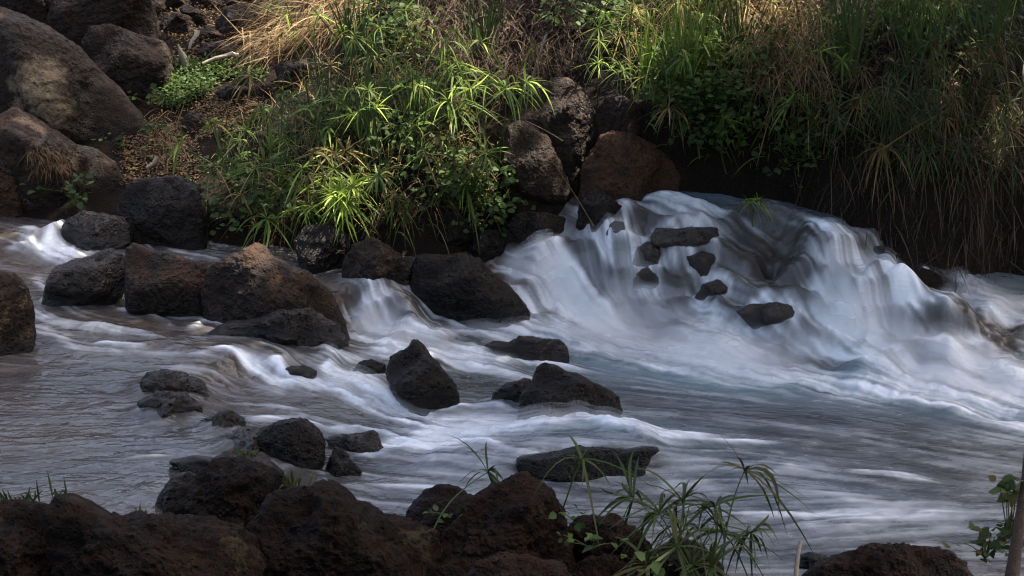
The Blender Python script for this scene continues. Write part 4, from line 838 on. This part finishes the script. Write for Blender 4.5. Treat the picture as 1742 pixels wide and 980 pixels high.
strawmass('undergrowth', [([(560,-40),(720,-40),(730,120),(620,110)],1)], 900, 36, .18, 'thin undergrowth at the top of the slope', .52, .2, 'leaf', (0, -.4, .6), .6, .008, .5, .15, 'undergrowth')
strawmass('twigs', [([(715,-20),(960,-10),(990,120),(900,180),(735,140)],1)], 2600, 38, .3, 'tangle of brown twigs and roots in the hollow above the boulders', .3, .3, 'twig', (0, -.4, -.3), .55, .006, .35, .2, 'twigs')
strawmass('moss', [([(42,262),(80,255),(122,275),(122,292),(60,292),(45,285)],1)], 10, 39, .1, 'rusty dry moss', .3, .2)
bpy.data.objects.remove(bpy.data.objects['moss'])
strawmass('hanging_roots', [([(1330,300),(1742,330),(1742,480),(1640,470),(1480,390),(1380,345)],1)], 420, 44, .26, 'thin roots and dead stems hanging down the dark undercut', .05, .12, 'twig', (0, -.12, -.8), .25, .005, .1, .1, 'roots')
# rusty straw lying on the shoulder of the long low boulder
def on_objects(px, py):
    dg = bpy.context.evaluated_depsgraph_get(); r = Vector(ray(px, py)).normalized()
    ok, loc, nrm, _, ob, _ = sc.ray_cast(dg, Vector(CAM), r); return np.array(loc), ob
bpy.context.view_layer.update()
pts = np.array([on_objects(*p)[0] for p in inpoly([(45,258),(80,253),(118,268),(126,285),(100,296),(50,292)], 420, 40)])
n = len(pts); V, f = ribbons(pts + [0, 0, .01], np.array([.15, -.4, -.1]) + rng.normal(0, .5, (n, 3)), .09 * rng.uniform(.5, 1.2, n), np.full(n, .005), np.full(n, .4), seg=4)
o = mesh_obj('dead_moss', V, f, M['straw'], attrs={'tint': rep_tint(np.clip(.12 + rng.normal(0, .12, n), 0, 1), 4)}); tag(o, 'rusty mat of dead grass on the shoulder of the long low boulder', 'dead grass', kind='stuff')

# --- single stalks and wood
def stalk(p, q, label, mat='straw', r=.006, tint=.8, name='dry_stalk', cat='stalk', near=.12, group=None, r1=None, bend=.02):
    b, d = hit(*p); a = at_depth(p[0], p[1], d - near); e = at_depth(q[0], q[1], d - near - .05)
    path = stem_path(a, e, bend, 9); path[:, 2] -= .1 * np.linalg.norm(e - a) * np.linspace(0, 1, 9) * (1 - np.linspace(0, 1, 9))
    V, f = tube(path, r, r * .6 if r1 is None else r1, 6); o = mesh_obj(name, V, f, M[mat], attrs={'tint': np.full(len(V), tint)}, loc=a)
    return tag(o, label, cat, group)
G = 'fallen dry stalks on the bank'
stalk((535,297),(513,203),'straight brown stalk standing left of the lime green sedge',tint=.35,group=G)
stalk((478,345),(462,350),'bent straw stalk crooked like an elbow in the thicket',tint=.6,group=G)
stalk((482,290),(460,345),'broken straw stalk beside the bent one',tint=.55,group=G)
stalk((905,138),(930,58),'pale grey dead stalk standing above the tall upright boulder','wood',r=.012,group=G)
stalk((355,300),(400,245),'tan stalk slanting at the lower end of the path',tint=.85,r=.008,group=G)
stalk((1130,160),(1060,95),'straw stalk leaning over the pitted grey boulder',tint=.7,group=G)
stalk((1500,255),(1615,185),'long pale stalk fallen across the dark right bank',tint=.1,group=G,near=.35)
stalk((435,85),(365,10),'thin pale stalk lying across the rubble',tint=.95,group=G,near=.2)
stalk((450,20),(398,2),'pale stalk at the top of the rubble pointing left',tint=.9,group=G,near=.2)
stalk((300,215),(312,180),'forked straw stalk lying at the foot of the path',tint=.85,group=G)
stalk((420,285),(480,325),'tan stalk lying across the left creeper',tint=.75,group=G,near=.3)
stalk((745,320),(720,255),'yellow stalk leaning under the bluish sedge',tint=.75,group=G,near=.3)
stalk((958,240),(893,205),'pale grass stem lying over the two bank boulders',tint=.9,r=.004,group=G,near=.5)
stalk((1010,385),(922,250),'thin brown stem slanting across the rounded boulder',tint=.3,r=.003,group=G,near=.3)
stalk((255,325),(310,300),'brown twig lying above the black shaded rock','twig',r=.006,tint=.8,group=G)
b, d = hit(318,118)
pth = np.array([at_depth(x, y, d - .05 - .02 * k) for k, (x, y) in enumerate([(318,122),(315,108),(311,96),(307,86),(303,77)])])
V, f = tube(pth, np.array([.030, .034, .028, .018, .006]), 0, 8); V += fbm(V * 30, 2, 77)[:, None] * .006
tag(mesh_obj('driftwood', V, f, M['wood'], loc=pth[0]), 'pale tapering piece of driftwood standing by the rubble', 'driftwood')
b, d = hit(330,65)
for k, (pp, lab) in enumerate([([(322,82),(326,70),(334,60),(336,52)],'curled pale piece of dead bark in the rubble'), ([(345,108),(365,100),(395,92),(404,96)],'pale dead branch lying along the lowest rubble stone'), ([(250,285),(262,278),(268,266)],'pale broken wood chip above the black shaded rock')]):
    b, d = hit(*pp[0]); pth = np.array([at_depth(x, y, d - .12 + .02 * q) for q, (x, y) in enumerate(pp)]); V, f = tube(pth, np.linspace(.012, .020, len(pp)), 0, 6); V += fbm(V * 40, 2, 70 + k)[:, None] * .008
    tag(mesh_obj('dead_branch', V, f, M['wood'], loc=pth[0]), lab, 'dead wood')

# --- near bank plants
def near_sedge(bp, wps, label, d, **kw):
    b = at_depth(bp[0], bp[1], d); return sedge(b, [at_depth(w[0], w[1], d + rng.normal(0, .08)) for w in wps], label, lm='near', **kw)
near_sedge((1235,960), [(1268,798)], 'umbrella sedge with one open drooping whorl over the water at the bottom right', 7.75, tint=.5, L=.36, wd=.018, droop=.65, nleaf=(15, 17), spread=(-5, 40))
near_sedge((1180,990), [(1075,845),(1120,870),(1160,850)], 'dense dark sedge clump in the bottom middle of the photo', 7.7, tint=.55, L=.33, wd=.016, droop=.45, spread=(-10, 65))
near_sedge((1200,1000), [(1215,860),(1190,900),(1230,905),(1150,930)], 'sedge leaning right in front of the dense dark clump', 7.65, tint=.53, L=.33, wd=.015, droop=.5)
near_sedge((1150,1010), [(1100,960),(1180,960),(1210,965)], 'low sedge blades at the bottom edge under the clump', 7.5, tint=.50, L=.28, wd=.015, droop=.3, spread=(0, 70))
near_sedge((955,890), [(990,780)], 'sedge with thin arching blades in front of the water covered slab', 7.85, tint=.45, L=.23, wd=.011, droop=.8, nleaf=(9, 12))
near_sedge((740,900), [(832,802)], 'sedge with long level blades behind the tall rounded reddish rock', 7.9, tint=.62, L=.33, wd=.015, droop=.35, nleaf=(12, 14), spread=(-25, 25))
near_sedge((1290,960), [(1278,905)], 'small sedge at the right edge of the foreground clump', 7.6, tint=.5, L=.23, wd=.013, droop=.7)
def near_tuft(bp, d, n, H, label, tint=.5, **kw):
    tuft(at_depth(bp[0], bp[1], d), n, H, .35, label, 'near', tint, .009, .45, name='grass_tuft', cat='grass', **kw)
near_tuft((15,856), 8.25, 16, .13, 'green grass tuft on the rock in the lower left corner', .6)
near_tuft((48,856), 8.3, 10, .12, 'thin grass tuft right of the corner tuft', .5)
near_tuft((100,845), 8.35, 6, .15, 'upright grass blades over the left pool', .62)
near_tuft((245,880), 8.2, 9, .09, 'dry yellow grass wisp at the edge of the left pool', .3)
near_tuft((495,825), 8.3, 14, .11, 'yellowish grass tuft beside the dark blocky rock', .35)
near_tuft((425,775), 8.6, 10, .10, 'short grass on the wet ledge', .45)
def near_leaf(bp, d, n, label, size=.06, tint=.75, spread=.05, up=.06):
    b = at_depth(bp[0], bp[1], d); leafy(b, [b + np.array([rng.normal(0, spread), rng.normal(-.02, .03), rng.uniform(.2, 1.3) * up]) for _ in range(n)], label, size=size * .8, tint=tint * .72, name='leafy_plant', cat='plant', perspot=3, spread=.022)
near_leaf((1005,935), 7.4, 5, 'bright green seedling between the two reddish rocks', tint=.85)
near_leaf((975,885), 7.7, 4, 'tiny yellow green leaves on the shoulder of the reddish rock', .05, .9, .03, .03)
near_leaf((1110,972), 7.3, 4, 'pale green seedling at the bottom edge under the sedge', .055, .85, .03, .03)
near_leaf((765,880), 7.75, 3, 'little green leaf patch on the green filmed rock', .045, .7, .03, .02)
near_leaf((1675,950), 7.5, 14, 'dark broad leaved plant at the foot of the brown trunk', .065, .34, .06, .10)
near_leaf((1715,915), 7.45, 14, 'taller broad leaved plant climbing beside the brown trunk', .07, .36, .04, .20)
d = 7.3; pth = np.array([at_depth(x, y, d) for x, y in [(1712,1060),(1722,980),(1733,900),(1742,830),(1750,740)]])
V, f = tube(pth, np.linspace(.030, .013, 5), 0, 10); V += fbm(V * 25, 3, 71)[:, None] * .012
tag(mesh_obj('tree_stem', V, f, M['bark'], loc=pth[0]), 'brown trunk rising at the bottom right edge of the photo', 'trunk')
d = 7.6; pth = np.array([at_depth(x, y, d) for x, y in [(1350,1040),(1354,980),(1357,945),(1362,920)]])
V, f = tube(pth, .011, .008, 7); tag(mesh_obj('stick', V, f, M['wood'], loc=pth[0]), 'upright bare stick standing in the water at the bottom right', 'stick')

# ------------------------------------------------------------------ unseen trees added to shade the stream and block sky light
GAPS = [((1160,160),.22),((1210,180),.2),((1260,110),.25),((1400,190),.18),((1150,20),.42),((1280,40),.42),((1350,100),.3),((1430,50),.3),((560,20),.3),((740,110),.2),((700,200),.2),((1250,150),.32),((1120,220),.15),((1320,170),.25),((1060,110),.22),((585,335),.2),((510,50),.34),((450,80),.2),((315,150),.22),((400,130),.16),((1100,60),.35),((1220,60),.35),((1300,130),.30),((1180,110),.28),((1380,150),.2),((1000,60),.25),((440,430),.13),((1000,270),.07),((20,270),.2),((640,185),.2),((780,150),.26),((860,150),.2),((1500,40),.22),((1130,180),.15),((700,60),.25),((1240,220),.14),((1700,210),.14),((850,30),.22),((400,240),.15),((1620,60),.18)]  # spots where crown leaves are cut away to let sun through
bpy.context.view_layer.update()
GP = [(on_objects(*p)[0], r) for p, r in GAPS]
def tree(base, crowns, label, seed, leaf=.17, dens=1000, thr=-.30, roof=()):
    g = np.random.default_rng(seed); base = np.array(base, float); base[2] = ground_z(base[0], base[1]) - .2
    root = empty('shade_tree', base); tag(root, label, 'tree', 'unseen trees added to shade the stream')
    cen = np.array([c[:3] for c in crowns]); mid_ = cen.mean(0)
    fork = base * .45 + mid_ * .55; fork[:2] = base[:2] * .75 + mid_[:2] * .25
    parts = [(*tube(np.array([base, base * .5 + fork * .5 + [.1, .05, 0], fork]), .22, .13, 9), 0)]
    for c in cen: parts.append((*tube(np.array([fork, fork * .5 + c * .5 + [0, 0, .3], c]), .08, .025, 6), 0))
    V, f, t = join(parts); o = mesh_obj('trunk', V, f, M['bark'], root); o.location = -Vector(base)
    P = []
    for cx, cy, cz, rx, ry, rz in crowns:
        n = int(dens * rx * ry); u = g.normal(0, 1, (n, 3)); u /= np.linalg.norm(u, axis=1)[:, None]; rr = g.random(n) ** .4
        P.append(np.array([cx, cy, cz]) + u * rr[:, None] * [rx, ry, rz])
    for x0, x1, y0, t0 in roof:  # leaf layer shaped to keep direct sun off the water
        n = int((x1 - x0) * 5.9 * 650); xx = g.uniform(x0, x1, n); yy = g.uniform(y0, 12.1, n); ok_ = yy < far_line(xx) - .12
        P.append((np.stack([xx, yy, .25 + 0 * xx], 1) + SUND * g.uniform(t0, t0 + 1.6, n)[:, None])[ok_])
    P = np.concatenate(P)
    keep = fbm(P * 1.1, 2, seed) > thr
    land = P - SUND * ((P[:, 2] - .3) / SUND[2])[:, None]; stream = (land[:, 1] < far_line(land[:, 0]) - .1) & (land[:, 1] > 6.0)
    for c, r in GP:
        w = P - c; a = w @ SUND; keep &= ~((~stream | (c[1] < 12.4) & (c[0] < -.5)) & (np.linalg.norm(w - a[:, None] * SUND, axis=1) < r + .07) & (a > 0))
    P = P[keep]; n = len(P)
    d = g.normal(0, 1, (n, 3)); d /= np.linalg.norm(d, axis=1)[:, None]; sd = np.cross(d, g.normal(0, 1, (n, 3))); sd /= np.linalg.norm(sd, axis=1)[:, None]
    s_ = (leaf * g.uniform(.6, 1.3, n))[:, None]
    V = np.stack([P, P + s_ * (.5 * d + .32 * sd), P + s_ * d, P + s_ * (.5 * d - .32 * sd)], 1).reshape(-1, 3)
    o = mesh_obj('crown', V, np.arange(4 * n).reshape(-1, 4), M['canopy'], root, attrs={'tint': np.repeat(g.random(n), 4)}); o.location = -Vector(base)
def shade(x, y, z, t, rx, ry, rz): c = np.array([x, y, z]) + SUND * t; return (*c, rx, ry, rz)  # sets a crown on the sun ray above the spot to darken
tree((5.6,15.0,0), [shade(2.3,11.2,.4,6.5,1.9,1.5,.8), shade(1.0,10.0,.2,7.5,1.7,1.4,.8), shade(2.6,9.0,.1,7.5,1.9,1.3,.8), shade(3.6,12.0,1,6,1.6,1.3,.8), shade(1.2,11.8,.5,6.5,1.2,1.0,.7), shade(1.5,11.2,.3,7.6,1.8,1.3,.6), shade(.4,10.6,.2,7.0,1.4,1.2,.7), shade(3.0,10.2,.2,7.0,1.5,1.4,.8)], 'unseen leafy shade tree leaning over the stream from behind the right bank', 301, dens=700, thr=-.6, roof=[(0.2, 4.2, 6.0, 6.4)])
tree((-5.6,14.5,0), [shade(-2.2,10.6,.3,7,1.8,1.3,.8), shade(-.6,9.8,.2,8,1.5,1.2,.8), shade(-2.4,8.8,.2,8,1.8,1.2,.8), shade(-3.0,13.0,1,6.5,1.4,1.3,.7), shade(-3.2,13.5,1.2,6.2,1.3,1.2,.7), shade(-3.9,12.8,1,6.2,1.0,1.0,.6), shade(-.5,11.7,.5,7,1.3,.9,.6), shade(-2.0,9.4,.2,7.2,1.7,1.2,.8), shade(0,9.2,.2,7.6,1.5,1.2,.8)], 'unseen leafy shade tree leaning over the stream from the left bank', 302, dens=700, thr=-.6, roof=[(-4.0, .3, 6.0, 6.6)])
tree((-4.5,4.0,0), [shade(-.5,7.9,.2,6.5,1.7,1.2,.8), shade(-2.6,7.7,.2,6,1.7,1.2,.8), shade(1.5,7.9,.1,7,1.7,1.2,.8), shade(3.0,8.4,.1,7.2,1.2,1.3,.8)], 'unseen leafy shade tree reaching over the near bank', 303, dens=1500, thr=-.45)
tree((1.5,18.5,0), [shade(-1.6,12.7,.9,6,1.2,.9,.5), shade(0,12.9,.9,6,1.2,.9,.5), shade(1.4,13.1,1.2,6,1.2,.9,.5), shade(2.8,13.2,1.4,6,1.2,.9,.5), shade(-.3,14.2,1.4,6,1.6,.9,.5), shade(2.0,14.3,1.6,6,1.6,.9,.5), shade(-2.2,14.3,1.4,6,1.4,.9,.5)], 'unseen tall shade tree on the slope above the thicket', 304, dens=1000, thr=-.05)
tree((5.2,13.2,0), [(3.3,12.5,3.7,1.3,1.2,.8), (4.6,11.3,3.4,1.3,1.3,1.0), (2.6,13.4,4.3,1.1,1.0,.7)], 'unseen low leaning tree added to darken the right bank', 305, dens=1300)  # low crown added to keep sun and sky off the bank
tree((5.5,-3.0,0), [(3.5,-2.5,6.0,3,2.5,2.2), (6.5,1.5,5.5,2.5,2.5,2.2), (0,-4.5,6.5,3,2,2)], 'unseen broad tree added behind the photographer on the right', 306, leaf=.3, dens=260)  # this tree and the next are added to block low sky light
tree((-6.0,-2.5,0), [(-4.5,-2.5,5.5,3,2.5,2.4), (-7,1.5,5.5,2.5,3,2.4)], 'unseen broad tree added behind the photographer on the left', 307, leaf=.3, dens=260)
